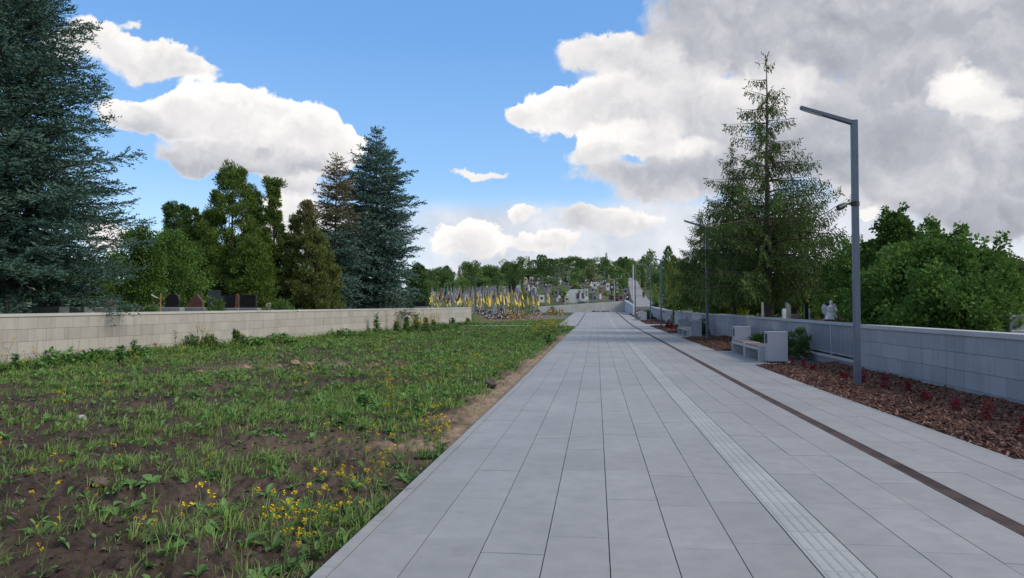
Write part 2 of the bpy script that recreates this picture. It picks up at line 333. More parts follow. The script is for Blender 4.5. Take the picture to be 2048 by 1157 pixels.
def mat_concrete(name, c1, c2, streak=False, tone=True, bmp=.15, rough=.75):
    m, nt, b, _ = nt_new(name)
    tcn = N(nt, 'ShaderNodeTexCoord'); v = tcn.outputs['Object']
    n1 = noise(nt, .8, 6, .6, vec=v); n2 = noise(nt, 14, 5, .6, vec=v); n3 = noise(nt, 160, 3, .7, vec=v)
    c = mixc(nt, ramp(nt, n1.outputs[0], .35, .65), c1, c2)
    c = mixc(nt, ramp(nt, n2.outputs[0], .4, .7, 0, .35), c, tuple(x * .84 for x in c1))
    c = mixc(nt, ramp(nt, n3.outputs[0], .4, .7, 0, .22), c, tuple(x * .7 for x in c1))
    if streak:
        mp = N(nt, 'ShaderNodeMapping'); mp.inputs['Scale'].default_value = (2.2, 2.2, .16); nt.links.new(v, mp.inputs[0])
        n4 = noise(nt, 1.6, 5, .7, vec=mp.outputs[0]); c = mixc(nt, ramp(nt, n4.outputs[0], .5, .72, 0, .42), c, tuple(x * .58 for x in c1))
    if tone:
        c = mixc(nt, 1.0, c, mixc(nt, attr(nt), (.87, .875, .88), (1.13, 1.125, 1.12)), 'MULTIPLY')
    nt.links.new(c, b.inputs['Base Color']); b.inputs['Roughness'].default_value = rough; b.inputs['Specular IOR Level'].default_value = .35
    bump(nt, b, n3.outputs[0], bmp, .004); return m
def mat_slab():
    m, nt, b, _ = nt_new('paving_slab')
    v = N(nt, 'ShaderNodeTexCoord').outputs['Object']
    n1 = noise(nt, .55, 6, .62, vec=v); n2 = noise(nt, 5, 6, .6, vec=v); n3 = noise(nt, 240, 2, .6, vec=v); n4 = noise(nt, 38, 4, .75, vec=v)
    c = mixc(nt, ramp(nt, n1.outputs[0], .35, .65), (.276, .267, .254), (.334, .323, .306))
    c = mixc(nt, ramp(nt, n2.outputs[0], .42, .70, 0, .6), c, (.235, .231, .226))
    c = mixc(nt, ramp(nt, n3.outputs[0], .35, .75, 0, .25), c, (.185, .186, .187))
    c = mixc(nt, ramp(nt, n4.outputs[0], .66, .74, 0, .7), c, (.125, .123, .12))      # small dark spots
    c = mixc(nt, 1.0, c, mixc(nt, attr(nt), (.93, .93, .93), (1.065, 1.065, 1.065)), 'MULTIPLY')
    n5 = noise(nt, 1.7, 7, .72, vec=v); c = mixc(nt, ramp(nt, n5.outputs[0], .58, .70, 0, .38), c, (.20, .19, .175))      # foot-worn smudges
    nt.links.new(c, b.inputs['Base Color']); b.inputs['Roughness'].default_value = .62; b.inputs['Specular IOR Level'].default_value = .4
    bump(nt, b, n3.outputs[0], .12, .003); return m
def mat_bark():
    m, nt, b, _ = nt_new('bark_chip'); t = attr(nt)
    cr = N(nt, 'ShaderNodeValToRGB'); nt.links.new(t, cr.inputs[0]); e = cr.color_ramp.elements
    e[0].position = 0; e[0].color = (.036, .020, .016, 1); e[1].position = 1; e[1].color = (.52, .35, .25, 1)
    for p, c in ((.25, (.105, .050, .034, 1)), (.55, (.215, .105, .068, 1)), (.8, (.34, .19, .125, 1))): q = e.new(p); q.color = c
    n = noise(nt, 40, 4, .6); col = mixc(nt, ramp(nt, n.outputs[0], .4, .7, 0, .5), cr.outputs[0], (.05, .028, .022))
    nt.links.new(col, b.inputs['Base Color']); b.inputs['Roughness'].default_value = .85; b.inputs['Specular IOR Level'].default_value = .25; return m
m_soil = mat_soil(); m_ground = mat_ground(); m_slab = mat_slab(); m_bark = mat_bark()
m_joint = mat_plain('joint_sand', (.045, .043, .04), .95, .2)
m_tactile = mat_concrete('tactile_concrete', (.325, .322, .308), (.375, .368, .35), bmp=.1)
m_wallL = mat_concrete('beige_block', (.325, .30, .255), (.395, .366, .312), streak=True); m_capL = mat_concrete('beige_coping', (.40, .385, .345), (.46, .44, .40))
m_wallR = mat_concrete('grey_block', (.300, .312, .336), (.362, .370, .386), streak=True); m_capR = mat_concrete('grey_coping', (.40, .40, .40), (.46, .455, .45))
m_plinth = mat_concrete('plinth_render', (.25, .262, .285), (.33, .335, .345), streak=True)
m_cast = mat_concrete('cast_concrete', (.50, .465, .415), (.60, .565, .51), streak=True); m_castb = mat_concrete('cast_concrete_blue', (.40, .425, .46), (.47, .485, .505), streak=True)
m_road = mat_concrete('road_concrete', (.235, .22, .21), (.29, .275, .265))
m_rust = mat_plain('rusty_grate', (.098, .058, .046), .8, .25, 3., .1, .1, c2=(.046, .034, .031), tone=True)
m_pit = mat_plain('drain_dark', (.012, .011, .01), .9)
m_pole = mat_plain('lamp_paint', (.088, .112, .150), .42, .06, 3., .2)
m_lens = mat_plain('lamp_glass', (.55, .56, .56), .2, .03); m_black = mat_plain('black_plastic', (.012, .012, .014), .45)
m_fence = mat_plain('fence_paint', (.33, .36, .42), .45, .05, 3., .2); m_fpost = mat_plain('fence_post_paint', (.36, .385, .43), .45, .05, 3., .2)
m_bin = mat_plain('bin_metal', (.345, .350, .385), .42, .05, 2., .15); m_binin = mat_plain('bin_inside', (.05, .06, .085), .6)
m_bench = mat_concrete('bench_concrete', (.40, .40, .40), (.46, .46, .455), bmp=.1); m_slat = mat_plain('bench_wood', (.235, .155, .125), .6, .2, 9., c2=(.15, .095, .078))
m_wood = mat_plain('trunk_bark', (.075, .055, .043), .95, .25, 5., bmp=.6, c2=(.032, .024, .02)); m_wood2 = mat_plain('spruce_bark', (.10, .072, .058), .95, .25, 4., bmp=.6, c2=(.045, .034, .03))
# ------------------------------------------------------------------ ground sheet
def sheet(name, xs, ys, zf, m, tone=None, dx=None):
    X, Y = np.meshgrid(np.asarray(xs, float), np.asarray(ys, float))
    if dx is not None: X, Y = dx(X, Y)
    Z = zf(X, Y); h, w_ = X.shape
    me = bpy.data.meshes.new(name); me.vertices.add(h * w_); me.vertices.foreach_set('co', np.stack([X, Y, Z], -1).astype(np.float32).reshape(-1))
    i = np.arange(h * w_).reshape(h, w_); q = np.stack([i[:-1, :-1], i[:-1, 1:], i[1:, 1:], i[1:, :-1]], -1).reshape(-1, 4); n = len(q)
    me.loops.add(n * 4); me.loops.foreach_set('vertex_index', q.reshape(-1).astype(np.int32))
    me.polygons.add(n); me.polygons.foreach_set('loop_start', np.arange(0, n * 4, 4, dtype=np.int32)); me.polygons.foreach_set('use_smooth', np.ones(n, bool))
    me.materials.append(m)
    if tone is not None:
        a = me.attributes.new('tone', 'FLOAT', 'POINT'); a.data.foreach_set('value', tone(X, Y).astype(np.float32).reshape(-1))
    me.update(calc_edges=True); o = link_mesh(name, me); return tag(o, kind='structure')
xs = np.concatenate([np.linspace(-1500, -130, 16), np.arange(-120, -30, 6), np.arange(-30, 30, 1.), [], np.arange(30, 120, 6), np.linspace(130, 1500, 16)])
xs = np.unique(np.concatenate([xs, [-10.21, -10.19, -3.41, -3.39, -1.66, 6.63, 6.78, 6.82, 4.7, 4.9]])); xs = xs[(np.abs(xs + 10) > .01) | (xs == -10)]
ys = np.unique(np.concatenate([np.arange(-40, 124, 2.), [123.9, 124.28, 124.32, 125], np.arange(126, 200, 3), np.arange(200, 400, 8), np.linspace(410, 2600, 24)]))
def zbase(x, y):
    z = gz(x, y)
    z = np.where((x < -3.4) & (x > -22) & (y < 98), z - .28, z)
    z = np.where((x >= -3.4) & (x < 6.8) & (y < 124.3), z - .16, z)
    rel = (x - WL0[0]) * WLn[0] + (y - WL0[1]) * WLn[1]; s = (x - WL0[0]) * WLd[0] + (y - WL0[1]) * WLd[1]
    z = np.where((rel < .3) & (s < 62) & (y < 98), np.minimum(z, .05 + .004 * y), z)
    return z + np.where(y > 126, (fbm(x, y, .11, 3) - .5) * .9, 0) + np.where(y > 700, fbm(x, y, .004, 3) * 12 * sst(700, 1500, y), 0)
sheet('ground', xs, ys, zbase, m_ground)
# terrace behind the left wall
def terr(s, t):
    x = WL0[0] + WLd[0] * s - WLn[0] * t; y = WL0[1] + WLd[1] * s - WLn[1] * t; return x, y
sheet('graveyard_ground', np.concatenate([[.16], np.arange(.8, 60, 1.2)]), np.arange(-40, 62, 1.), lambda x, y: gz(x, y) + .06 * (fbm(x, y, .6, 3) - .5) + .02, m_ground, dx=lambda T, S_: terr(S_, T))
# soil of the field, lumpy near the viewer
def clod(x, y):
    n = (fbm(x, y, .42, 4) - .5) * .20 + (fbm(x, y, 1.9, 4) - .5) * .17
    r = np.abs(fbm(x, y, 5.5, 3) - .5); n = n + (.12 - r) * .30
    r2 = vnoise(x + 9, y, 16.); n = n + (r2 - .5) * .042 + (vnoise(x, y + 5, 34.) - .5) * .026 * sst(16, 6, y)
    return n
def xr(y): return np.where(y < 61.6, -1.70, -3.28)
def soil_z(x, y):
    d = np.clip(xr(y) - x, 0, None); f = sst(.0, .5, d)
    rel = (x - WL0[0]) * WLn[0] + (y - WL0[1]) * WLn[1]
    return lz(np.clip(y, 0, None)) - .055 + f * clod(x, y) * (1 - .5 * sst(8, 30, y)) + .03 * f + .10 * sst(1.4, .1, rel) * (y < 66) - .12 * sst(0, 1, 0 * x) * 0
def sand(x, y):
    d = xr(y) - x
    s = sst(.85, .25, d + (fbm(x, y, 1.2, 3) - .5) * 1.1) * sst(7.6, 9.2, y) * sst(60, 40, y)
    k = np.exp(-((x + 8.2) / 2.6) ** 2 - ((y - 20.5) / 2.2) ** 2) * sst(.45, .62, fbm(x, y, 1.5, 3)) * .8
    k2 = np.exp(-((x + 3.2) / 1.2) ** 2 - ((y - 8.6) / 1.0) ** 2) * .25
    return np.clip(s + k + k2, 0, 1)
yy = [1.6]
while yy[-1] < 99: yy.append(yy[-1] + max(.028, .0055 * yy[-1]))
_u = np.linspace(0, 1, 300)
def soil_dx(X, Y):
    return xr(Y) - X * (.9 + np.minimum(21, 1.6 + Y * 1.05)) , Y
sheet('soil', _u ** 1.5, yy, soil_z, m_soil, tone=sand, dx=soil_dx)
def soil1(x, y): return float(soil_z(np.array(x), np.array(y)))
# ------------------------------------------------------------------ paving
pv = MB(); rp = random.Random(11)
def pave(x0, x1, y0, y1, cols, L, gapx=.007, gapy=.004, mb=pv, T=.02, lip=0.):
    wcol = (x1 - x0) / cols
    for c in range(cols):
        a = x0 + c * wcol + gapx / 2; b = a + wcol - gapx; y = y0 - rp.random() * L
        while y < y1 - .02:
            ya, yb = max(y, y0), min(y + L, y1); y += L
            if yb - ya < .03: continue
            h = (rp.random() - .5) * .003 + lip; z0, z1 = pz(ya) + h, pz(yb) + h; g = gapy / 2
            mb.add([(a, ya + g, z0), (b, ya + g, z0), (b, yb - g, z1), (a, yb - g, z1), (a, ya + g, z0 - T), (b, ya + g, z0 - T), (b, yb - g, z1 - T), (a, yb - g, z1 - T)],
                   [(0, 1, 2, 3), (4, 5, 1, 0), (5, 6, 2, 1), (6, 7, 3, 2), (7, 4, 0, 3)], 0, rp.gauss(.5, .19))
BX0, BX1 = 4.40, 6.62
pave(-1.59, 1.33, -3, 117.5, 7, 1.08)
pave(1.645, 2.952, -3, 117.5, 3, 1.08); pave(3.108, BX0 - .05, -3, 117.5, 3, 1.08)
pave(-3.25, -1.685, 61.6, 117.5, 4, 1.08)
BEDS = [(8.45, 21.4), (28.0, 39.2), (45.6, 62.4), (67.0, 76.8), (83.0, 104.)]
prev = -3
for (a, b) in BEDS + [(117.5, 118)]:
    pave(BX0 - .045, BX1 if prev < 0 or a - prev < 5.0 or a > 105 else 5.75, prev, a, 5 if prev < 0 or a - prev < 5.0 else 3, 1.08); prev = b
pave(BX1, 9.4, 64.3, 67.6, 6, 1.08)
tag(pv.build('path', [m_slab]), kind='structure')
jb = MB()
ysj = list(np.arange(-3, 118, 1.))
for (xa, xb, y0, y1) in ((-1.69, BX1, -3, 118), (-3.26, -1.69, 61.6, 118)):
    g = [y for y in np.unique(np.concatenate([[y0], np.arange(-2, 118, 2.), [y1, 15, 35, 61, 73, 90, 115]])) if y0 <= y <= y1]
    for p_, q_ in zip(g[:-1], g[1:]): jb.add([(xa, p_, pz(p_) - .011), (xb, p_, pz(p_) - .011), (xb, q_, pz(q_) - .011), (xa, q_, pz(q_) - .011)], [(0, 1, 2, 3)])
tag(jb.build('path_bedding', [m_joint]), kind='structure')
kb_ = MB()
pave(-1.685, -1.597, -3, 61.6, 1, 1.0, .002, .004, kb_, .09, .004); pave(-3.34, -3.255, 61.6, 117.5, 1, 1.0, .002, .004, kb_, .09, .004); pave(BX0 - .05, BX0 + .0, 8.45, 104, 1, 1., .002, .004, kb_, .05, .001)
tag(kb_.build('kerb', [m_slab]), kind='structure')
tb = MB(); y = -2.9; L = .40
while y < 117.4:
    z0, z1 = pz(y) + .001, pz(y + L) + .001; t = rp.gauss(.5, .14)
    x0, x1 = 1.337, 1.638; g = .0012
    tb.add([(x0, y + g, z0), (x1, y + g, z0), (x1, y + L - g, z1), (x0, y + L - g, z1), (x0, y + g, z0 - .02), (x1, y + g, z0 - .02), (x1, y + L - g, z1 - .02), (x0, y + L - g, z1 - .02)],
           [(0, 1, 2, 3), (4, 5, 1, 0), (5, 6, 2, 1), (6, 7, 3, 2), (7, 4, 0, 3)], 0, t)
    if y < 45:
        for k in range(4):
            xa = x0 + .018 + k * .0705; xb = xa + .052
            tb.add([(xa, y + .012, z0 + .0008), (xb, y + .012, z0 + .0008), (xb, y + L - .012, z1 + .0008), (xa, y + L - .012, z1 + .0008), (xa + .009, y + .02, z0 + .003), (xb - .009, y + .02, z0 + .003), (xb - .009, y + L - .02, z1 + .003), (xa + .009, y + L - .02, z1 + .003)],
                   [(4, 5, 6, 7), (0, 1, 5, 4), (1, 2, 6, 5), (2, 3, 7, 6), (3, 0, 4, 7)], 0, t + .10)
    y += L
tag(tb.build('tactile_path', [m_tactile]), kind='structure')
# drain
dr = empty('drain_channel', (3.03, 0, 0), 0, 'long rusty slotted drain grating set into the grey paving', 'drain')
fr = MB(); gr = MB()
for y in np.arange(-3, 117.4, 1.):
    z0, z1 = pz(y), pz(y + 1)
    for (a, b) in ((-.074, -.058), (.058, .074)):
        fr.add([(a, y, z0 + .002), (b, y, z0 + .002), (b, y + .996, z1 + .002), (a, y + .996, z1 + .002), (a, y, z0 - .03), (b, y, z0 - .03), (b, y + .996, z1 - .03), (a, y + .996, z1 - .03)], [(0, 1, 2, 3), (0, 3, 7, 4), (2, 1, 5, 6)], 0, .35)
    fr.add([(-.07, y, z0 - .03), (.07, y, z0 - .03), (.07, y + 1, z1 - .03), (-.07, y + 1, z1 - .03)], [(0, 1, 2, 3)], 1)
    t = .9 if not 6.0 < y < 8 else .12
    t += rp.gauss(0, .12); n = 33 if y < 22 else 12
    for k in range(n):
        ya = y + .004 + k * .99 / n; yb = ya + .99 / n * (.55 if n == 33 else .8); f = (ya - y); za = z0 + (z1 - z0) * f
        gr.add([(-.056, ya, za), (.056, ya, za), (.056, yb, za), (-.056, yb, za), (-.056, ya, za - .012), (.056, ya, za - .012)], [(0, 1, 2, 3), (4, 5, 1, 0)], 0, t)
    for x in (-.022, .02): gr.add([(x, y + .003, z0 + .001), (x + .005, y + .003, z0 + .001), (x + .005, y + .99, z1 + .001), (x, y + .99, z1 + .001)], [(0, 1, 2, 3)], 0, t)
fr.build('channel_frame', [m_rust, m_pit], dr); gr.build('grate', [m_rust], dr)
# cross path far across the field
cp = MB(); 
for k in range(8):
    x = -13.2 + k * 1.24; z = lz(61) + .07; cp.box((x, 60.7, z - .15), (x + 1.23, 61.55, z + .005 * (k % 2)), 0, rp.gauss(.6, .2))
tag(cp.build('cross_path', [m_tactile]), kind='structure')
cp = MB()
for (ya, x0, x1) in ((92., -9.5, -3.4), (103., -11., -3.4)):
    z = max(lz(ya), .5) + (.10 if ya < 100 else .2); n = int((x1 - x0) / 1.2)
    for k in range(n): cp.box((x0 + k * 1.2, ya, z - .5), (x0 + k * 1.2 + 1.19, ya + 1.0, z), 0, rp.gauss(.5, .2))
tag(cp.build('side_path', [m_tactile]), kind='structure')
# hill road
rd = MB(); g = np.concatenate([np.arange(122, 200, 4), np.arange(200, 470, 10)])
for a, b in zip(g[:-1], g[1:]):
    xa, xb = 8.3 + (a - 130) * .0345, 8.3 + (b - 130) * .0345
    za = max(gz1(xa - 1.7, a), gz1(xa + 1.7, a), rz(a)) + .45; zb = max(gz1(xb - 1.7, b), gz1(xb + 1.7, b), rz(b)) + .45
    rd.add([(xa - 1.75, a, za), (xa + 1.75, a, za), (xb + 1.75, b, zb), (xb - 1.75, b, zb), (xa - 2.6, a, za - 1), (xb - 2.6, b, zb - 1), (xa + 2.6, a, za - 1), (xb + 2.6, b, zb - 1)], [(0, 1, 2, 3), (4, 0, 3, 5), (1, 6, 7, 2)] + ([(4, 6, 1, 0)] if a < 123 else []), 0, .5)
tag(rd.build('road', [m_road]), kind='structure')
def roadz(y): x = 8.3 + (y - 130) * .0345; return max(gz1(x - 1.7, y), gz1(x + 1.7, y), float(rz(y))) + .45
# ------------------------------------------------------------------ walls
def wall(name, p0, p1, th, zb, zt, courses, bl, mats, label, capn='coping', plinth=0., cat='wall', off0=0., over=.03, caph=.085):
    """block wall along p0-p1 (face line), thickness to the left of the direction; zb, zt: (start, end)"""
    p0 = np.array(p0, float); p1 = np.array(p1, float); Lw = np.linalg.norm(p1 - p0); d = (p1 - p0) / Lw; n = np.array((-d[1], d[0]))
    root = empty(name, (p0[0], p0[1], zb[0]), 0, label, cat)
    def W(s, t, z): q = d * s + n * t; return (q[0], q[1], z - zb[0])
    def hexa(mb, s0, s1, t0, t1, za, zb_, zc, zd, mi=0, tone=.5):   # bottom z at s0,s1 then top z
        mb.add([W(s0, t0, za), W(s1, t0, zb_), W(s1, t1, zb_), W(s0, t1, za), W(s0, t0, zc), W(s1, t0, zd), W(s1, t1, zd), W(s0, t1, zc)],
               [(4, 5, 6, 7), (0, 1, 5, 4), (1, 2, 6, 5), (2, 3, 7, 6), (3, 0, 4, 7)], mi, tone)
    B = lambda s: zb[0] + (zb[1] - zb[0]) * s / Lw
    T_ = lambda s: zt[0] + (zt[1] - zt[0]) * s / Lw - caph
    body = MB(); g = .0035
    sg = 1 if th > 0 else -1
    hexa(body, .012, Lw - .012, .014 * sg, th - .014 * sg, B(0) - .3, B(Lw) - .3, T_(0) - .002, T_(Lw) - .002, 1)
    for c in range(courses):
        f0, f1 = c / courses, (c + 1) / courses; s = -(.5 * bl if c % 2 else 0) - off0
        while s < Lw:
            a, b = max(s, 0), min(s + bl, Lw); s += bl
            if b - a < .05: continue
            lo = lambda q: B(q) + plinth + (T_(q) - B(q) - plinth) * f0 + g; hi_ = lambda q: B(q) + plinth + (T_(q) - B(q) - plinth) * f1 - g
            hexa(body, a + g, b - g, rp.uniform(-.001, .001), th - .002 * sg, lo(a), lo(b), hi_(a), hi_(b), 0, rp.gauss(.5 + (.16 if c % 2 else -.12), .2))
    body.build('blockwork', [mats[0], m_joint], root)
    cap = MB(); s = 0
    while s < Lw - .01:
        b = min(s + 1.2, Lw); hexa(cap, s + .002, b - .002, -over * sg, th + over * sg, T_(s), T_(b), T_(s) + caph, T_(b) + caph, 0, rp.gauss(.5, .15)); s = b
    cap.build(capn, [mats[1]], root)
    if plinth:
        pl = MB(); hexa(pl, 0, Lw, -.02 * sg, th + .02 * sg, B(0) - .3, B(Lw) - .3, B(0) + plinth - .004, B(Lw) + plinth - .004); pl.build('plinth', [mats[2]], root)
    return root
s0 = -12; a = WL0 + WLd * s0
wall('block_wall', WL1, a, -.30, (lz(65.6) - .02, -.10), (1.80, 1.38), 4, .645, (m_wallL, m_capL), 'long beige block wall along the left side of the weedy field')
WX = 6.62
for (y0, y1, h, lab) in ((5.0, 19.9, 1.18, 'low grey block wall nearest the viewer behind the bark bed'), (33.8, 42.3, 1.21, 'grey block wall between the two railings beneath the tall spruce'),
                         (56.2, 64.3, 1.24, 'short grey block wall ending at the gap with small conifers'), (69.2, 100., 1.2, 'far pale block wall beyond the gap with small conifers')):
    wall('block_wall', (WX, y1), (WX, y0), .32, (pz(y1), pz(y0)), (pz(y1) + h, pz(y0) + h), 3, .70, (m_wallR, m_capR, m_plinth), lab, plinth=.135)
# ------------------------------------------------------------------ railing sections
def railing(y0, y1, bays, label, lowlabel):
    zb = lambda y: float(pz(y)); x = WX + .12
    lw = empty('low_wall', (WX, y0, zb(y0)), 0, lowlabel, 'wall'); b = MB(); c = MB(); y = y0
    while y < y1 - .01:
        ye = min(y + 1.4, y1)
        for mb, xa, xb, za, zc, t in ((b, .03, .29, -.3, .17, .5), (c, -.01, .33, .172, .222, rp.gauss(.5, .15))):
            mb.add([(xa, y - y0, zb(y) - zb(y0) + za), (xb, y - y0, zb(y) - zb(y0) + za), (xb, ye - y0 - .004, zb(ye) - zb(y0) + za), (xa, ye - y0 - .004, zb(ye) - zb(y0) + za),
                    (xa, y - y0, zb(y) - zb(y0) + zc), (xb, y - y0, zb(y) - zb(y0) + zc), (xb, ye - y0 - .004, zb(ye) - zb(y0) + zc), (xa, ye - y0 - .004, zb(ye) - zb(y0) + zc)],
                   [(4, 5, 6, 7), (0, 1, 5, 4), (1, 2, 6, 5), (2, 3, 7, 6), (3, 0, 4, 7)], 0, t)
        y = ye
    b.build('plinth', [m_plinth], lw); c.build('coping', [m_capR], lw)
    root = empty('metal_railing', (x, y0, zb(y0)), 0, label, 'railing'); H = 1.17
    rl = MB(); rl.tube([(0, .02, H - .04), (0, y1 - y0 - .02, H - .04 + zb(y1) - zb(y0))], .01, 4)
    rl = MB(); z1 = zb(y1) - zb(y0); Ly = y1 - y0 - .03
    rl.add([(-.035, .03, H - .055), (.035, .03, H - .055), (.035, Ly, H - .055 + z1), (-.035, Ly, H - .055 + z1), (-.035, .03, H + .03), (.035, .03, H + .03), (.035, Ly, H + .03 + z1), (-.035, Ly, H + .03 + z1)],
           [(4, 5, 6, 7), (0, 1, 5, 4), (1, 2, 6, 5), (2, 3, 7, 6), (3, 0, 4, 7), (3, 2, 1, 0)]); rl.build('top_rail', [m_fpost], root)
    bl = (y1 - y0 - .1) / bays
    for k in range(bays + 1):
        y = .05 + k * bl; zz = z1 * y / (y1 - y0); p = MB(); p.box((-.03, y - .03, .222 + zz), (.03, y + .03, H - .06 + zz)); p.build('post', [m_fpost], root)
        if k == bays: break
        pn = MB(); n = int(bl / .112)
        for j in range(1, n):
            yb = y + j * bl / n; zb2 = z1 * yb / (y1 - y0); pn.box((-.016, yb - .015, .30 + zb2), (.016, yb + .015, H - .062 + zb2), bottom=False)
        z2 = z1 * (y + bl) / (y1 - y0)
        for zc in (.29, ): pn.add([(-.018, y + .03, zc + zz), (.018, y + .03, zc + zz), (.018, y + bl - .03, zc + z2), (-.018, y + bl - .03, zc + z2), (-.018, y + .03, zc + .035 + zz), (.018, y + .03, zc + .035 + zz), (.018, y + bl - .03, zc + .035 + z2), (-.018, y + bl - .03, zc + .035 + z2)],
                                  [(4, 5, 6, 7), (0, 1, 5, 4), (1, 2, 6, 5), (2, 3, 7, 6), (3, 0, 4, 7), (3, 2, 1, 0)])
        pn.build('bar_panel', [m_fence], root)
railing(19.95, 33.75, 6, 'grey metal bar railing nearest the viewer, behind the first bench', 'low kerb wall carrying the nearest grey bar railing')
railing(42.35, 56.15, 6, 'grey metal bar railing farther off, behind the second bench', 'low kerb wall carrying the farther grey bar railing')
# ------------------------------------------------------------------ lamp posts
def lamp(x, y, H, label, spot=False, w_=.06, arm=True, z=None):
    z = pz(y) if z is None else z
    r = empty('street_lamp', (x, y, z), 0, label, 'street lamp', 'angled grey lamp posts along the path'); r['group'] = 'grey lamp posts with bent arms'
    p = MB(); p.box((-w_, -w_, -.2), (w_, w_, H)); p.build('pole', [m_pole], r, bevel=.008)
    bp = MB(); bp.box((-.13, -.13, -.02), (.13, .13, .025)); bp.build('base_plate', [m_pole], r)
    a = MB(); L = 1.0; dz = .31; t = .075
    P4 = lambda X, Z: [(X, -w_, Z), (X, w_, Z)]
    v = P4(-w_ - .001, H - t * 1.15) + P4(-w_ - .001, H) + P4(-w_ - L, H + dz - t * .62) + P4(-w_ - L, H + dz + .015)
    a.add(v, [(0, 4, 5, 1), (2, 3, 7, 6), (0, 2, 6, 4), (1, 5, 7, 3), (4, 6, 7, 5)]); a.build('arm', [m_pole], r, bevel=.006)
    l = MB(); q = lambda f, o: (-w_ - L * f, H - t * 1.15 + (dz + t * .53) * f - o)
    (xa, za), (xb, zb_) = q(.58, .002), q(.97, .002)
    l.add([(xa, -.042, za), (xa, .042, za), (xb, .042, zb_), (xb, -.042, zb_), (xa, -.042, za - .012), (xa, .042, za - .012), (xb, .042, zb_ - .012), (xb, -.042, zb_ - .012)],
          [(7, 6, 5, 4), (0, 4, 5, 1), (1, 5, 6, 2), (2, 6, 7, 3), (3, 7, 4, 0)]); l.build('light_panel', [m_lens], r)
    if spot:
        s = MB(); s.tube([(0, 0, 3.70), (0, 0, 3.79)], .088, 10); s.tube([(-.06, 0, 3.74), (-.17, -.02, 3.745), (-.2, -.03, 3.72)], .022, 6)
        sp_ = s.build('spotlight', [m_black], r); h = MB(); h.tube([(-.17, -.02, 3.745), (-.24, -.04, 3.705), (-.36, -.08, 3.645)], [.032, .055, .06], 8); h.build('lamp_head', [m_black], sp_)
    return r
lamp(5.27, 15.8, 5.47, 'nearest tall grey lamp post, with a small black spotlight on its pole', True)
lamp(5.27, 36.3, 5.47, 'second tall grey lamp post, in front of the big spruce')
lamp(5.27, 61.8, 5.47, 'grey lamp post at the far end of the third bark bed')
lamp(5.27, 73.8, 5.47, 'grey lamp post beside the black hoop')
lx, ly = XY(951, 92); lamp(lx, ly, 5.3, 'distant grey lamp post standing among the flags', z=float(lz(ly)) - .1)
for (px, D, H, lab, w_) in ((1266.5, 97, 6.6, 'pale concrete pole left of its darker twin at the path end', .085), (1270.5, 90, 6.1, 'darker grey pole right of its pale twin at the path end', .08)):
    x, y = XY(px, D); p = MB(); p.tube([(0, 0, -.2), (0, 0, H)], [w_, w_ * .75], 10); p.tube([(0, 0, H - .01), (0, 0, H + .05)], [w_ * .5, w_ * .3], 8)
    r = empty('utility_pole', (x, y, pz(y)), 0, lab, 'pole'); p.build('shaft', [m_cast if D > 95 else m_pole], r)
    q = MB(); q.box((-.14, -.14, -.1), (.14, .14, .12), ch=.02); q.build('footing', [m_cast], r); q = MB(); q.box((-.05, -w_ - .05, 1.5), (.05, -w_ + .01, 1.8)); q.build('hatch', [m_pole], r)
# tall thin pipe frames above the far wall
m_pipe = mat_plain('pipe', (.42, .42, .40), .5)
for px0, px1, D, py0, py1, lab in ((1228.5, 1229.5, 127, 559, 603, 'thin pale flagless mast above the far retaining wall'),):
    x, y = XY(px0, D); z0 = ZAT(py1, D); z1 = ZAT(py0, D); r = empty('mast', (x, y, z0), 0, lab, 'mast'); p = MB(); p.tube([(0, 0, -.5), (0, 0, z1 - z0)], .05, 6); p.build('shaft', [m_pipe], r)
    p = MB(); p.box((-.75, -.03, z1 - z0 - .06), (.12, .03, z1 - z0)); p.build('crossbar', [m_pipe], r)
# ------------------------------------------------------------------ benches and bins
def make_bin(x, y, label):
    r = empty('litter_bin', (x, y, pz(y)), 0, label, 'litter bin', 'grey metal litter bins beside the benches')
    X, Y, H = .565, .45, .91; b = MB(); t = .022
    b.box((0, 0, .045), (X, t, H - .03)); b.box((0, Y - t, .045), (X, Y, H - .03)); b.box((X - t, t, .045), (X, Y - t, H - .03))
    b.box((.001, t, .045), (t, Y - t, .56)); b.box((.004, t, .56), (.02, t + .035, H - .03)); b.box((.004, Y - t - .035, .56), (.02, Y - t, H - .03)); b.box((.004, t + .035, H - .075), (.02, Y - t - .035, H - .03))
    b.build('body', [m_bin], r, bevel=.004)
    l = MB(); l.box((-.006, -.006, H - .03), (X + .006, Y + .006, H), ch=.01); l.build('lid', [m_fpost], r)
    i = MB(); i.box((.18, t, .05), (.19, Y - t, H - .031)); i.box((t, t, .5), (.18, Y - t, .52)); i.build('liner', [m_binin], r)
    f = MB(); f.box((.05, .04, 0), (X - .04, Y - .04, .046)); f.build('base', [m_black], r)
    return r
def make_bench(x, y, label, L=2.2, group='concrete and wood benches along the path'):
    r = empty('park_bench', (x, y, pz(y)), 0, label, 'bench', group); W_, H, t = .52, .46, .10
    for k, ya in enumerate((0, L - t)):
        b = MB(); b.box((0, ya, 0), (W_, ya + t, H)); b.build('leg', [m_bench], r, bevel=.006)
    b = MB(); b.box((.0, t, H - .13), (.05, L - t, H - .045)); b.box((W_ - .05, t, H - .13), (W_, L - t, H - .045)); b.build('seat_frame', [m_bench], r, bevel=.004)
    b = MB(); b.box((W_ - .16, t, .02), (W_ - .12, L - t, H - .14)); b.build('back_panel', [m_bench], r)
    s = MB(); n = 5; w_ = (W_ - .03) / n
    for k in range(n): s.box((.015 + k * w_, t + .004, H - .044), (.015 + (k + 1) * w_ - .012, L - t - .004, H + .004), 0, rp.gauss(.5, .2))
    s.build('seat', [m_slat], r, bevel=.004); return r
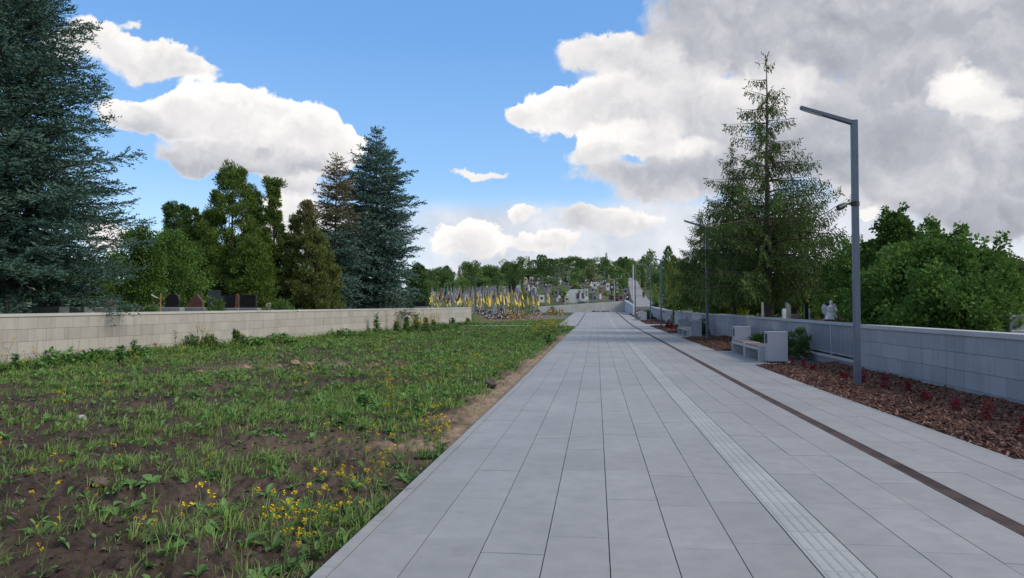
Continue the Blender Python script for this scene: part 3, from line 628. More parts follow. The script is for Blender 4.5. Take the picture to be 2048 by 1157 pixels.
for i, (yo, xo) in enumerate(((0, 0), (17.6, 0), (55.3, -.35))):
    w3 = ('first', 'second', 'third')[i]; far = ('nearest', 'middle', 'farthest')[i]; y = 22.2 + yo
    make_bin(4.93 + xo, y, f'grey metal litter bin at the near end of the {far} bench row'); make_bin(4.93 + xo, y + 5.15, f'grey metal litter bin at the far end of the {far} bench row')
    make_bench(4.80 + xo, y + .58, f'near bench of the {far} pair, wooden seat on grey concrete'); make_bench(4.80 + xo, y + 2.83, f'far bench of the {far} pair, wooden seat on grey concrete')
# ------------------------------------------------------------------ bark beds
rs = np.random.RandomState(5)
def bark(y0, y1, n, label):
    m_ = MB(); x0, x1 = BX0 + .01, BX1
    X = np.linspace(x0, x1, 12); Y = np.arange(y0, y1 + .01, .25); zf = lambda x, y: pz(y) - .03 + .05 * sst(0, .5, x - x0) + .06 * (fbm(x, y, 1.3, 3) - .5) * sst(0, .3, x - x0) + .05 * sst(1.2, 2.2, x - x0)
    x = rs.uniform(x0 + .02, x1 - .02, n); y = y0 + (y1 - y0) * rs.rand(n) ** (1.25 if y1 - y0 > 8 else 1); z = zf(x, y) + .012 + rs.rand(n) * .022
    a = rs.uniform(0, 2 * np.pi, n); pit = rs.normal(0, .38, n); L = rs.uniform(.05, .15, n); W_ = rs.uniform(.020, .048, n)
    big = 1 + .5 * sst(15, 45, y); L *= big; W_ *= big
    d = np.stack([np.cos(a) * np.cos(pit), np.sin(a) * np.cos(pit), np.sin(pit)], -1); s = nrm(np.stack([-np.sin(a), np.cos(a), rs.normal(0, .35, n)], -1)); u = np.cross(d, s); u *= np.sign(u[:, 2:3])
    c = np.stack([x, y, z], -1); h = rs.uniform(.006, .014, n)[:, None] * big[:, None]; Ld = d * L[:, None] / 2; Ws = s * W_[:, None] / 2
    k = rs.uniform(.5, .95, (n, 1))
    t4 = [c - Ld * k - Ws + u * h, c + Ld - Ws * k + u * h * .6, c + Ld * k + Ws + u * h, c - Ld + Ws * k + u * h * .7]; b4 = [c - Ld * k - Ws - u * h, c + Ld - Ws * k - u * h, c + Ld * k + Ws - u * h, c - Ld + Ws * k - u * h]
    V = [np.stack(t4, 1)] + [np.stack([b4[i], b4[(i + 1) % 4], t4[(i + 1) % 4], t4[i]], 1) for i in range(4)]
    tone = np.clip(rs.beta(1.7, 2.2, n), 0, 1)
    gx, gy = np.meshgrid(X, Y); Z = zf(gx, gy); g = np.stack([gx, gy, Z], -1); q = np.stack([g[:-1, :-1], g[:-1, 1:], g[1:, 1:], g[1:, :-1]], 2).reshape(-1, 4, 3)
    me = bulk_mesh('bark_mulch', np.concatenate([q] + V), [m_bark], np.concatenate([np.full(len(q), .04)] + [tone * .85] * 1 + [tone * .7] * 4))
    o = link_mesh('bark_mulch', me); tag(o, label, 'mulch', None, 'stuff'); return zf
BZ = None
for (y0, y1), n, lab in zip(BEDS, (11500, 5500, 3600, 2000, 1500), ('bed of reddish brown bark chips around the nearest lamp post', 'bed of reddish brown bark chips around the second lamp post', 'third bed of bark chips beyond the second bench pair', 'small bark chip bed beside the black hoop', 'last bark chip bed near the path end')):
    BZ = bark(y0, y1, n, lab)
bedz = lambda x, y: float(pz(y)) + .03
# ------------------------------------------------------------------ retaining wall at the end of the path
xa, ya = XY(1076, 124); xb, yb = XY(1248, 124); rw = empty('retaining_wall', (xb, 123.9, 1.2), 0, 'pale cast concrete retaining wall across the end of the path', 'wall')
n = 9
for k in range(n):
    u0, u1 = k / n, (k + 1) / n; b = MB(); X0, X1 = (xa - xb) * (1 - u0), (xa - xb) * (1 - u1)
    z0, z1 = .92 + (1.86 - .92) * u0, .92 + (1.86 - .92) * u1
    b.add([(X0 + .006, 0, -.6), (X1 - .006, 0, -.6), (X1 - .006, .35, -.6), (X0 + .006, .35, -.6), (X0 + .006, 0, z0), (X1 - .006, 0, z1), (X1 - .006, .35, z1), (X0 + .006, .35, z0)], [(4, 5, 6, 7), (0, 1, 5, 4), (1, 2, 6, 5), (2, 3, 7, 6), (3, 0, 4, 7)], 0, rp.gauss(.5, .2))
    b.build('wall_panel', [m_cast], rw)
sw = empty('side_wall', (xb, 123.9, 1.2), 0, 'bluish concrete wing wall sloping down beside the path end', 'wall'); b = MB()
xs_, ys_ = XY(1267.5, 97); dx_, dy_ = xs_ - xb, ys_ - 123.9
b.add([(.01, .36, -1.2), (dx_, dy_, -1.2), (dx_ + .3, dy_, -1.2), (.31, .36, -1.2), (.01, .36, 1.88), (dx_, dy_, .80), (dx_ + .3, dy_, .80), (.31, .36, 1.88)], [(4, 5, 6, 7), (0, 1, 5, 4), (1, 2, 6, 5), (2, 3, 7, 6), (3, 0, 4, 7)]); b.build('wall_panel', [m_castb], sw)
b = MB(); b.add([(-.05, .3, 1.89), (dx_ - .05, dy_, .81), (dx_ + .35, dy_, .81), (.36, .3, 1.89), (-.05, .3, 1.97), (dx_ - .05, dy_, .89), (dx_ + .35, dy_, .89), (.36, .3, 1.97)], [(4, 5, 6, 7), (0, 1, 5, 4), (1, 2, 6, 5), (2, 3, 7, 6), (3, 0, 4, 7)]); b.build('coping', [m_capR], sw)
# stacked rubble and boards left at its foot
m_rub = mat_plain('rubble', (.12, .105, .095), .9, .3, 3.)
for i, (px, lab) in enumerate(((1190, 'low dark heap of rubble against the retaining wall, left one'), (1208, 'low dark heap of rubble against the retaining wall, right one'))):
    x, y = XY(px, 121.5); r = MB()
    for k in range(16): q = rp.uniform(-.55, .55); h = rp.uniform(.06, .2); r.box((q, rp.uniform(-.3, .2), 0), (q + rp.uniform(.1, .3), .25, h), 0, rp.random(), rot=rp.uniform(-.4, .4))
    tag(r.build('rubble_heap', [m_rub], None, (x, y, 1.24)), lab, 'rubble heap', None, 'thing')
# black hoop against the far wall
x, y = 6.25, 70.5; r = empty('bent_hoop', (x, y, pz(y)), R(24), 'bent black hoop leaning on the far wall behind a lamp post', 'hoop'); h = MB()
h.tube([(.26 * math.cos(a) * 1.0, .1 * math.sin(a), .55 + .55 * math.sin(a)) for a in np.linspace(.9, 5.2, 22)], .035, 6); h.build('outer_ring', [m_black], r)
h = MB(); h.tube([(.19 * math.cos(a) + .04, .1 * math.sin(a) + .05, .55 + .38 * math.sin(a)) for a in np.linspace(.9, 5.2, 20)], .022, 6); h.build('inner_ring', [mat_plain('dull_red', (.11, .05, .06), .6)], r)
x, y = XY(1340, 66); r = empty('cable_reel', (x - .1, y + .2, pz(y) + .02), R(80), 'small pale round cable reel lying in the wall gap', 'cable reel'); h = MB()
h.tube([(0, .28 * math.cos(a), .28 + .28 * math.sin(a)) for a in np.linspace(0, 6.28, 20)], .035, 6); h.build('rim', [m_capR], r); h = MB(); h.tube([(-.06, 0, .28), (.06, 0, .28)], .09, 10); h.build('hub', [m_black], r)
# ------------------------------------------------------------------ foliage materials
m_blue = mat_leaf('blue_spruce_needles', (.040, .086, .070), (.140, .218, .178), (.034, .072, .050), trans=.10, scale=.6)
m_blued = mat_leaf('deep_blue_spruce_needles', (.028, .070, .052), (.115, .190, .145), (.024, .056, .038), trans=.10, scale=.8)
m_brown = mat_leaf('bronze_needles', (.095, .082, .040), (.20, .165, .085), (.07, .075, .04), trans=.1)
m_norw = mat_leaf('norway_needles', (.036, .070, .020), (.105, .148, .042), (.048, .066, .022), trans=.12, scale=.5)
m_cone = mat_plain('cones', (.20, .125, .07), .8, .2, 3.)
m_cyp = mat_leaf('cypress_sprays', (.050, .098, .018), (.130, .190, .038), (.066, .096, .022), trans=.14, scale=.5)
m_cyp2 = mat_leaf('olive_sprays', (.075, .105, .028), (.155, .19, .055), (.092, .100, .034), trans=.14, scale=.5)
m_thuja = mat_leaf('thuja_sprays', (.042, .085, .025), (.098, .165, .050), (.038, .070, .022), trans=.14, scale=.4)
m_thujay = mat_leaf('golden_thuja', (.110, .150, .030), (.21, .24, .06), (.09, .12, .03), trans=.15, scale=.5)
m_maple = mat_leaf('maple_leaves', (.056, .128, .024), (.150, .250, .056), (.048, .098, .022), trans=.26, scale=.7)
m_lime = mat_leaf('bright_leaves', (.10, .17, .024), (.23, .32, .055), (.075, .14, .026), trans=.3, scale=.8)
m_decid = mat_leaf('tree_leaves', (.054, .118, .024), (.125, .205, .046), (.042, .088, .022), trans=.22, scale=.3)
m_willow = mat_leaf('willow_leaves', (.10, .15, .040), (.19, .235, .072), (.08, .13, .04), trans=.22, scale=.3)
FOL = dict(blue=m_blue, norw=m_norw, cyp=m_cyp, cyp2=m_cyp2, thuja=m_thuja, thujay=m_thujay, maple=m_maple, lime=m_lime, decid=m_decid, willow=m_willow)
def conifer(seed, H, prof, zc, gap=.42, nb=(8, 5), up=(-.10, .55), droop=(.18, .1), tip=(.16, .0), tg=.14, sg=.075, sl=.15, sw=.045, hang=0., ang=(38, 66), tend=1., gend=.65, sparse=None, cone=0, lean=.02, wood_r=None, tmax=1.2, vj=.38, dz=.24):
    """a spruce: whorls of branches, twigs along each branch, needle shoots along each twig -> crown quads, tones, heights; wood; cones"""
    rs = np.random.RandomState(seed); wood = MB(); wr = wood_r or H * .016
    bend = [(math.sin(z * .7 + seed) * lean * z * .15, math.cos(z * .5 + seed) * lean * z * .15) for z in np.linspace(0, H, 8)]
    tr = lambda z: (np.interp(z, np.linspace(0, H, 8), [b[0] for b in bend]), np.interp(z, np.linspace(0, H, 8), [b[1] for b in bend]))
    wood.tube([(b[0], b[1], z) for b, z in zip(bend, np.linspace(-.3, H, 8))], [wr * (1 - .96 * k / 7) * (1.35 if k == 0 else 1) for k in range(8)], 8)
    TP, TD, TL, TT = [], [], [], []; z = zc; a0 = rs.rand() * 6
    while z < H - .15:
        t = (z - zc) / (H - zc); n = int(round(nb[0] + (nb[1] - nb[0]) * t)); a0 += 1.1
        for k in range(n):
            if sparse and rs.rand() < sparse(t): continue
            a = a0 + 2 * np.pi * k / n + rs.normal(0, .22); L = max(.12, prof(z) * (rs.uniform(.58, 1.04) if rs.rand() < .82 else rs.uniform(1.04, 1.2))); zz = z + rs.normal(0, gap * vj)
            ox, oy = tr(zz); dirh = np.array((math.cos(a), math.sin(a), 0)); side = np.array((-math.sin(a), math.cos(a), 0))
            u_ = up[0] + (up[1] - up[0]) * t ** .8 + rs.normal(0, .07); dr = droop[0] + (droop[1] - droop[0]) * t; tp_ = tip[0] + (tip[1] - tip[0]) * t
            f = lambda s: np.array((ox, oy, zz)) + dirh * L * s * (1 - .04 * s) + np.array((0, 0, 1.)) * L * (u_ * s - dr * s * s + tp_ * s ** 3)
            pts = [f(s) for s in (0, .3, .6, .85, 1.)]; wood.tube(pts, [.012 + .011 * L, .009 + .008 * L, .007 + .005 * L, .006, .004], 4, 0, .5, False)
            nk = max(2, int(L / tg)); S_ = np.linspace(.10, 1., nk); tb_ = rs.rand()
            for s in S_:
                p = f(s); bd = f(min(1, s + .02)) - f(s - .02); bd /= np.linalg.norm(bd)
                for sgn in (-1, 1):
                    an = R(rs.uniform(*ang)); tl = min(tmax * (1 + (tend - 1) * t), (L * (.40 * (1 - s)) + .16 + .10 * min(L, 2)) * rs.uniform(.6, 1.2))
                    d = bd * math.cos(an) + side * sgn * math.sin(an) + np.array((0, 0, rs.normal(-.06, dz)))
                    if hang: d = d / np.linalg.norm(d) * (1 - hang) + np.array((0, 0, -hang)); tl *= rs.uniform(.6, 1.15)
                    TP.append(p); TD.append(d / np.linalg.norm(d)); TL.append(tl); TT.append(.6 * tb_ + .4 * rs.rand())
            TP.append(f(.96)); b_ = f(1.) - f(.9); TD.append(b_ / np.linalg.norm(b_)); TL.append(.2); TT.append(tb_)
        z += gap * (1 - (1 - gend) * t)
    ox, oy = tr(H)
    for k in range(5): TP.append(np.array((ox, oy, H - .5 + .1 * k))); TD.append(nrm(np.array((rs.normal(0, .25), rs.normal(0, .25), 1.)))); TL.append(.4); TT.append(.5)
    TP, TD, TL, TT = map(np.array, (TP, TD, TL, TT)); cnt = np.maximum(2, (TL / sg).astype(int)); idx = np.repeat(np.arange(len(TL)), cnt)
    loc = (np.arange(len(idx)) - np.repeat(np.cumsum(cnt) - cnt, cnt)); u = (loc + .6) / cnt[idx]; m = len(idx)
    sd_ = nrm(np.cross(TD[idx], np.array((0, 0, 1.)) + .01 * rs.normal(size=(m, 3)))); sg_ = np.where(loc % 2 == 0, 1., -1.)[:, None]
    p = TP[idx] + TD[idx] * (TL[idx] * u)[:, None] + np.array((0, 0, -1.)) * (TL[idx] * .10 * u * u)[:, None]
    if hang: d = nrm(TD[idx] * .8 + sd_ * sg_ * .45 + rs.normal(0, .2, (m, 3)))
    else: d = nrm(TD[idx] * .75 + sd_ * sg_ * rs.uniform(.35, .9, (m, 1)) + np.array((0, 0, .34)) + rs.normal(0, .26, (m, 3)))
    l = sl * rs.uniform(.7, 1.25, m); V = diamonds(p, d, l, sw * rs.uniform(.75, 1.25, m), rs); tone = np.clip(TT[idx] * .7 + rs.rand(m) * .45 - .07, 0, 1)
    C = None
    if cone:
        zt = TP[:, 2]; pr = np.clip((zt - zc) / (H - zc), 0, 1); sel = rs.rand(len(TP)) < cone * (.25 + pr); q = TP[sel] + TD[sel] * (TL[sel] * .9)[:, None]; k = len(q)
        C = np.concatenate([diamonds(q, nrm(np.array((0, 0, -1.)) + rs.normal(0, .12, (k, 3))), np.full(k, .15), np.full(k, .05), rs) for _ in range(2)])
    return V, tone, p[:, 2], wood, C
def tree(name, label, cat, loc, V, tone, wood, mats, mi=None, rot=0., scale=1., group=None, cones=None, wm=None):
    r = empty(name, loc, rot, label, cat, group); r.scale = (scale,) * 3 if not hasattr(scale, '__len__') else scale
    link_mesh('crown', bulk_mesh('crown', V, mats, tone, mi), r)
    if wood is not None: wood.build('trunk', [wm or m_wood], r)
    if cones is not None: o = link_mesh('cones', bulk_mesh('cones', cones, [m_cone], np.full(len(cones), .5)), r); o['kind'] = 'stuff'
    return r
def lumps(seed, n, prof, H, z0, jit=.25):
    """clump centres through an upright crown: prof(z) radius"""
    rs = np.random.RandomState(seed); z = z0 + (H - z0) * rs.rand(n * 3); w_ = np.array([max(prof(q), .02) for q in z]); keep = rs.rand(n * 3) < w_ / w_.max(); z = z[keep][:n]
    while len(z) < n: z = np.concatenate([z, z])[:n]
    a = rs.uniform(0, 2 * np.pi, n); r = np.array([prof(q) for q in z]) * rs.uniform(.25, 1., n) ** .5 * rs.uniform(1 - jit, 1 + jit * .5, n)
    return np.stack([r * np.cos(a), r * np.sin(a), z], -1)
def sprays(seed, C, per, rad, l, w_, out=.5, up=.6, rnd=.55, flat=.7):
    """leaf sprays in clumps round the centres C"""
    rs = np.random.RandomState(seed + 77); n = len(C) * per; c = np.repeat(C, per, 0); R_ = np.repeat(np.asarray(rad) * rs.uniform(.6, 1.35, len(C)), per)
    o = nrm(rs.normal(size=(n, 3))); p = c + o * (R_ * rs.rand(n) ** .45)[:, None] * np.array((1, 1, flat))
    rad_out = nrm(np.stack([c[:, 0], c[:, 1], 0 * c[:, 0]], -1)); d = nrm(o * out + rad_out * out * .7 + np.array((0, 0, up)) + rs.normal(0, rnd, (n, 3)))
    V = diamonds(p, d, l * rs.uniform(.6, 1.3, n), w_ * rs.uniform(.7, 1.3, n), rs); tone = np.clip(np.repeat(rs.rand(len(C)), per) * .55 + rs.rand(n) * .5 - .02, 0, 1)
    return V, tone
def limbs(wood, C, seed, H, n=9, r=.05, z0=.25):
    rs = np.random.RandomState(seed + 5); sel = rs.permutation(len(C))[:n]
    for i in sel:
        c = C[i]; zb = max(.1, c[2] * rs.uniform(.25, .55)); m = (c * .5 + np.array((0, 0, zb)) * .5) * np.array((.85, .85, 1)) + np.array((0, 0, .06 * H))
        wood.tube([(0, 0, zb), tuple(m), tuple(c * .97)], [r, r * .6, r * .25], 5, 0, .5, False)
def upright(name, label, cat, px, ytop, D, prof_px, mat, seed, per=46, nl=150, rad=.32, l=.2, w_=.07, base=None, group=None, out=.5, up=.75, flat=.9, mats=None, top_brown=None, loc=None, jit=.25, spikes=0):
    """cypress, thuja or shrub placed by its measured column and outline: prof_px = [(y, half width)...]"""
    x, y = XY(px, D); zb = gz1(x, y) if base is None else base; ztop = ZAT(ytop, D)
    if .19 < l < .26 and D < 60: per = int(per * 1.75); l *= .76; w_ *= .70; rad *= .84; nl = int(nl * 1.25)
    zb = zb; H = ztop - zb
    zs = [ZAT(q, D) - zb for q, _ in prof_px][::-1]; rsx = [h / F * D for _, h in prof_px][::-1]; prof = lambda z: float(np.interp(z, zs, rsx))
    C = lumps(seed, nl, prof, H - .12, max(.15, zs[0] - .1), jit); rq = np.random.RandomState(seed + 9); tz = H * rq.uniform(.70, .985, 12); ta = rq.uniform(0, 6.28, 12); tr_ = np.array([prof(q) for q in tz]) * .6; C = np.concatenate([C, np.stack([tr_ * np.cos(ta), tr_ * np.sin(ta), tz], -1)]); V, tone = sprays(seed, C, per, np.clip(np.array([prof(q) for q in C[:, 2]]) * .75, .10, rad), l, w_, out, up, .5, flat)
    if spikes:      # leading shoots that break the outline
        rq = np.random.RandomState(seed + 31); hi_ = C[C[:, 2] > np.quantile(C[:, 2], .55)]; Q = []
        for c in hi_[rq.permutation(len(hi_))[:spikes]]:
            d = nrm(np.array((c[0], c[1], 0)) * .35 + np.array((rq.normal(0, .25), rq.normal(0, .25), .9))); n_ = rq.randint(3, 6)
            Q += [c + d * (rad * .5 + .13 * j) for j in range(n_)]
        V2, t2 = sprays(seed + 3, np.array(Q), 24, .13, l, w_, .7, .3, .5, .9); V = np.concatenate([V, V2]); tone = np.concatenate([tone, t2])
    wd = MB(); wd.tube([(0, 0, -.3), (.03, 0, H * .4), (0, .02, H * .9)], [.035 + H * .013, .02 + H * .008, .01], 7); limbs(wd, C, seed, H, 8, .03)
    mi = None; ms = mats or [mat]
    if top_brown is not None: mi = (V[:, 0, 2] > top_brown * H + np.random.RandomState(seed).normal(0, .4, len(V))).astype(int)
    return tree(name, label, cat, (x, y, zb), V, tone, wd, ms, mi, 0., 1., group)
def ipz(pts):
    a = sorted(pts); return lambda z: float(np.interp(z, [p[0] for p in a], [p[1] for p in a]))
# ------------------------------------------------------------------ left: the big blue spruce
x, y = XY(8, 24.5); g0 = gz1(x, y)
V, t, _, wd, _c = conifer(21, 13.6, ipz([(.9, 3.9), (1.9, 4.7), (4.1, 3.9), (5.6, 3.3), (7.8, 2.75), (9.6, 2.25), (11.4, 1.35), (13.6, .15)]), 1.15, gap=.37, nb=(11, 7), up=(-.10, .45), droop=(.16, .1), tip=(.16, .02), tg=.115, sg=.044, sl=.13, sw=.043, wood_r=.27, tmax=.8, dz=.30)
tree('blue_spruce', 'huge blue spruce at the left edge, its top out of frame', 'spruce tree', (x, y, g0), V, t, wd, [m_blued])
# the pair behind the wall farther on
x, y = XY(752, 50); V, t, _, wd, _c = conifer(4, 12.5, ipz([(.5, 2.9), (1.5, 3.2), (4.5, 3.2), (7.2, 2.9), (9, 2.2), (10.2, 1.55), (11.4, .75), (12.5, .1)]), .75, gap=.44, nb=(10, 6), up=(-.2, .4), droop=(.18, .05), tip=(.18, .02), tg=.15, sg=.060, sl=.19, sw=.064, dz=.30, wood_r=.2)
tree('blue_spruce', 'tall blue spruce behind the wall, taller of the middle pair', 'spruce tree', (x, y, gz1(x, y)), V, t, wd, [m_blue])
x, y = XY(670, 46.5); V, t, zq, wd, _c = conifer(8, 9.9, ipz([(.4, 1.7), (2, 2.1), (4.5, 1.9), (6.4, 1.5), (8, 1.05), (9.2, .6), (9.9, .1)]), .6, gap=.42, nb=(8, 5), up=(-.2, .4), droop=(.16, .05), tip=(.16, .02), tg=.15, sg=.060, sl=.19, sw=.064, dz=.30, wood_r=.16)
tree('blue_spruce', 'blue spruce with a bronze top, shorter of the middle pair', 'spruce tree', (x, y, gz1(x, y)), V, t, wd, [m_blue, m_brown], (zq > 5.6 + np.random.RandomState(2).normal(0, .7, len(zq))).astype(int))
# cypresses and columns between the spruces
cg = 'dark conifers behind the left wall'
upright('cypress_tree', 'broad shaggy dark cypress, tallest of the group behind the left wall', 'cypress', 462, 325, 43, [(325, 8), (345, 22), (400, 42), (450, 58), (500, 76), (560, 84), (600, 74), (614, 40)], m_cyp, 31, 78, 330, .38, .24, .075, group=cg)
upright('cypress_tree', 'narrow dark columnar cypress beside the broad shaggy one', 'cypress', 508, 365, 46, [(365, 4), (385, 13), (430, 16), (500, 18), (600, 18)], m_thuja, 32, 60, 150, .27, .2, .07, group=cg)
upright('cypress_tree', 'ragged cypress with a thin bare-looking leader and wide skirt', 'cypress', 546, 355, 44, [(352, 18), (372, 14), (376, 8), (430, 13), (470, 24), (490, 38), (560, 56), (610, 54)], m_cyp, 33, 68, 230, .30, .22, .07, group=cg)
upright('cypress_tree', 'olive cypress with a brown thin tip left of the bronze spruce', 'cypress', 610, 398, 44, [(398, 5), (430, 17), (470, 28), (540, 44), (590, 50), (612, 40)], m_cyp2, 34, 62, 210, .32, .22, .07, group=cg, mats=[m_cyp2, m_brown], top_brown=.84)
upright('cypress_tree', 'slim green column left of the olive cypress', 'cypress', 589, 428, 47, [(428, 4), (445, 10), (520, 13), (600, 14)], m_thuja, 35, 50, 90, .25, .2, .07, group=cg)
upright('cypress_tree', 'leftmost slim column with a rounded leaning top', 'cypress', 341, 405, 46, [(405, 5), (415, 12), (480, 14), (600, 15)], m_thuja, 36, 60, 110, .26, .2, .07, group=cg)
upright('cypress_tree', 'second slim column from the left, close to its twin', 'cypress', 365, 408, 47.5, [(408, 4), (420, 12), (480, 14), (600, 15)], m_thuja, 37, 60, 110, .26, .2, .07, group=cg)
upright('cypress_tree', 'pointed loose cypress right of the twin slim columns', 'cypress', 386, 415, 45, [(415, 5), (440, 16), (480, 24), (600, 28)], m_cyp, 38, 60, 130, .28, .22, .07, group=cg)
upright('cypress_tree', 'dark narrow cypress against the left flank of the broad one', 'cypress', 414, 418, 46, [(418, 4), (440, 12), (480, 16), (600, 20)], m_cyp, 39, 60, 120, .28, .22, .07, group=cg)
upright('cypress_tree', 'low yellow-green cypress skirt in front of the olive one', 'cypress', 632, 462, 43, [(462, 8), (490, 24), (540, 44), (580, 54), (612, 44)], m_cyp2, 40, 62, 130, .30, .22, .07, group=cg)
upright('cypress_tree', 'low bushy cypress below the ragged one', 'cypress', 500, 470, 41, [(470, 14), (520, 36), (570, 48), (608, 40)], m_cyp, 41, 62, 150, .32, .22, .07, group=cg)
upright('broadleaf_tree', 'round green broadleaf tree beside the big blue spruce', 'tree', 345, 462, 33, [(462, 14), (490, 40), (530, 58), (580, 60), (606, 50)], m_maple, 42, 95, 150, .36, .11, .065, out=.8, up=.1, flat=.8)
upright('broadleaf_tree', 'dark broadleaf tree tucked behind the big spruce boughs', 'tree', 282, 455, 31, [(455, 14), (480, 34), (530, 42), (600, 40)], m_decid, 43, 95, 110, .36, .11, .065, out=.8, up=.1, flat=.8)
upright('multi_stem_shrub', 'many-stemmed shrub with open crown under the big spruce', 'shrub', 85, 505, 27.5, [(505, 20), (530, 52), (560, 40)], m_maple, 44, 60, 60, .30, .1, .06, out=.8, up=.1)
for i, (px, yt, D, h, mk, lb) in enumerate(((150, 520, 45, 70, 'decid', 'shadowed broadleaf tree far behind the big spruce'), (240, 510, 55, 60, 'decid', 'dark tree filling the gap right of the big spruce'), (430, 500, 52, 40, 'cyp', 'dark conifer far behind the broad cypress'), (560, 520, 55, 45, 'cyp', 'dark conifer far behind the ragged cypress'), (700, 470, 57, 35, 'cyp', 'dark conifer hidden between the two middle spruces'), (835, 528, 75, 20, 'thuja', 'dark thuja peeping out right of the tall blue spruce'), (40, 480, 52, 70, 'decid', 'dark tree seen through the big spruce boughs'))):
    upright('background_tree', lb, 'tree', px, yt, D, [(yt, h * .2), (yt + 20, h * .7), (yt + 60, h), (618, h * .9)], FOL[mk], 60 + i, 60, 110, .45, .28, .12, out=.7, up=.3)
# ------------------------------------------------------------------ right: Norway spruces behind the railing
nprof = ipz([(1.2, 3.5), (3.5, 3.75), (5, 3.5), (6.5, 2.85), (8, 2.0), (9.3, 1.55), (10.4, 1.35), (11.2, 1.0), (11.9, .5), (12.5, .12)])
x, y = XY(1537, 34); V, t, _, wd, cn = conifer(13, 12.4, nprof, 1.7, gap=.50, nb=(9, 5), up=(.16, .22), droop=(.50, .34), tip=(.34, .22), tg=.115, sg=.06, sl=.15, sw=.056, hang=.66, ang=(30, 70), sparse=lambda t: .05 + .42 * max(0, t - .25), cone=.13, vj=.18, wood_r=.21, tmax=.85, tend=.42, gend=1.5)
tree('norway_spruce', 'tallest drooping spruce hung with cones, behind the right railing', 'spruce tree', (x, y, gz1(x, y)), V, t, wd, [m_norw], cones=cn, wm=m_wood2)
x, y = XY(1468, 43); V, t, _, wd, cn = conifer(14, 10.3, ipz([(1.4, 3.1), (3.6, 3.2), (5.2, 2.6), (7, 1.6), (8.6, .9), (9.7, .4), (10.3, .1)]), 1.5, gap=.46, nb=(8, 5), up=(.16, .3), droop=(.48, .3), tip=(.32, .2), tg=.125, sg=.062, sl=.16, sw=.062, hang=.6, ang=(30, 70), sparse=lambda t: .08 + .1 * t, cone=.16, wood_r=.15, tmax=.7)
tree('norway_spruce', 'shorter drooping spruce left of the tallest one', 'spruce tree', (x, y, gz1(x, y)), V, t, wd, [m_norw], cones=cn, wm=m_wood2)
x, y = XY(1590, 36.5); V, t, _, wd, cn = conifer(15, 6.4, ipz([(1.2, 2.5), (3.2, 2.9), (4.4, 2.4), (5.6, 1.2), (6.4, .2)]), 1.3, gap=.5, nb=(7, 5), up=(.30, .5), droop=(.5, .3), tip=(.40, .3), tg=.125, sg=.062, sl=.16, sw=.062, hang=.55, ang=(30, 70), sparse=lambda t: .22, cone=.12, wood_r=.17, tmax=.7)
tree('norway_spruce', 'low wide drooping spruce right of the tallest one', 'spruce tree', (x, y, gz1(x, y)), V, t, wd, [m_norw], cones=cn, wm=m_wood2)
x, y = XY(1402, 53); V, t, _, wd, cn = conifer(16, 7.6, ipz([(1.2, 1.8), (3.4, 1.9), (5.4, 1.1), (7.6, .1)]), 1.2, gap=.42, nb=(8, 5), up=(.1, .4), droop=(.4, .2), tip=(.28, .1), tg=.125, sg=.065, sl=.16, sw=.062, hang=.5, ang=(30, 70), wood_r=.1, tmax=.6)
tree('norway_spruce', 'smallest drooping spruce, leftmost of the right group', 'spruce tree', (x, y, gz1(x, y)), V, t, wd, [m_norw], wm=m_wood2)
# the leafy thicket along the right wall
tg_ = 'leafy trees behind the right wall'
def thicket(label, px, yt, D, prof, mk, seed, nl=120, per=120, rad=.36, l=.115, w_=.085, name='broadleaf_tree', cat='tree', **k):
    return upright(name, label, cat, px, yt, D, prof, FOL[mk], seed, per, nl, rad, l, w_, group=tg_, out=.75, up=.05, flat=.62, jit=.55, spikes=16, **k)
thicket('leafy dark tree right behind the nearest lamp post', 1728, 492, 29, [(492, 10), (510, 44), (560, 72), (610, 78), (645, 66)], 'maple', 51, 130)
thicket('tall pointed light green tree rising from the thicket', 1792, 424, 25, [(424, 6), (450, 24), (480, 40), (520, 58), (600, 66)], 'decid', 52, 260, 75, .23)
thicket('broad maple-like tree in the middle of the right thicket', 1850, 486, 20.5, [(486, 16), (500, 70), (540, 100), (600, 118), (650, 110)], 'maple', 53, 190)
thicket('spiky-topped leafy tree with an arching leader in the thicket', 1893, 470, 23, [(470, 8), (482, 22), (505, 40), (560, 66), (640, 70)], 'maple', 54, 110)
thicket('leafy tree at the right end of the thicket', 1950, 498, 19.5, [(498, 8), (512, 24), (535, 62), (590, 84), (655, 80)], 'maple', 55, 150)
thicket('low shrub at the foot of the right thicket', 1905, 565, 18, [(565, 30), (590, 70), (630, 95), (662, 90)], 'maple', 56, 120)
thicket('low leafy shrub left of the thicket foot', 1785, 560, 22, [(560, 30), (590, 60), (640, 70)], 'maple', 57, 90)
thicket('thin leafy shrub near the right edge of the photo', 2005, 560, 21, [(560, 16), (590, 34), (650, 40)], 'decid', 58, 60)
x, y = XY(1858, 33); V, t, _, wd, cn = conifer(17, 4.6, ipz([(.6, .9), (2.5, .75), (3.8, .4), (4.6, .08)]), .6, gap=.3, nb=(8, 6), up=(.1, .3), droop=(.1, 0), tip=(.1, 0), tg=.15, sg=.09, sl=.2, sw=.06, wood_r=.07)
tree('blue_spruce', 'small dark spruce top showing above the right thicket', 'spruce tree', (x, y, gz1(x, y)), V, t, wd, [m_thuja])
thicket('bright lime-green bush under the low spruce boughs', 1628, 552, 42, [(552, 14), (575, 46), (610, 54), (632, 40)], 'lime', 71, 90, 80, .42, .15, .10, name='leafy_bush', cat='bush')
thicket('bright lime-green bush glimpsed left of the spruce trunk', 1450, 590, 46, [(590, 14), (605, 40), (628, 40)], 'lime', 72, 60, 70, .42, .15, .10, name='leafy_bush', cat='bush')
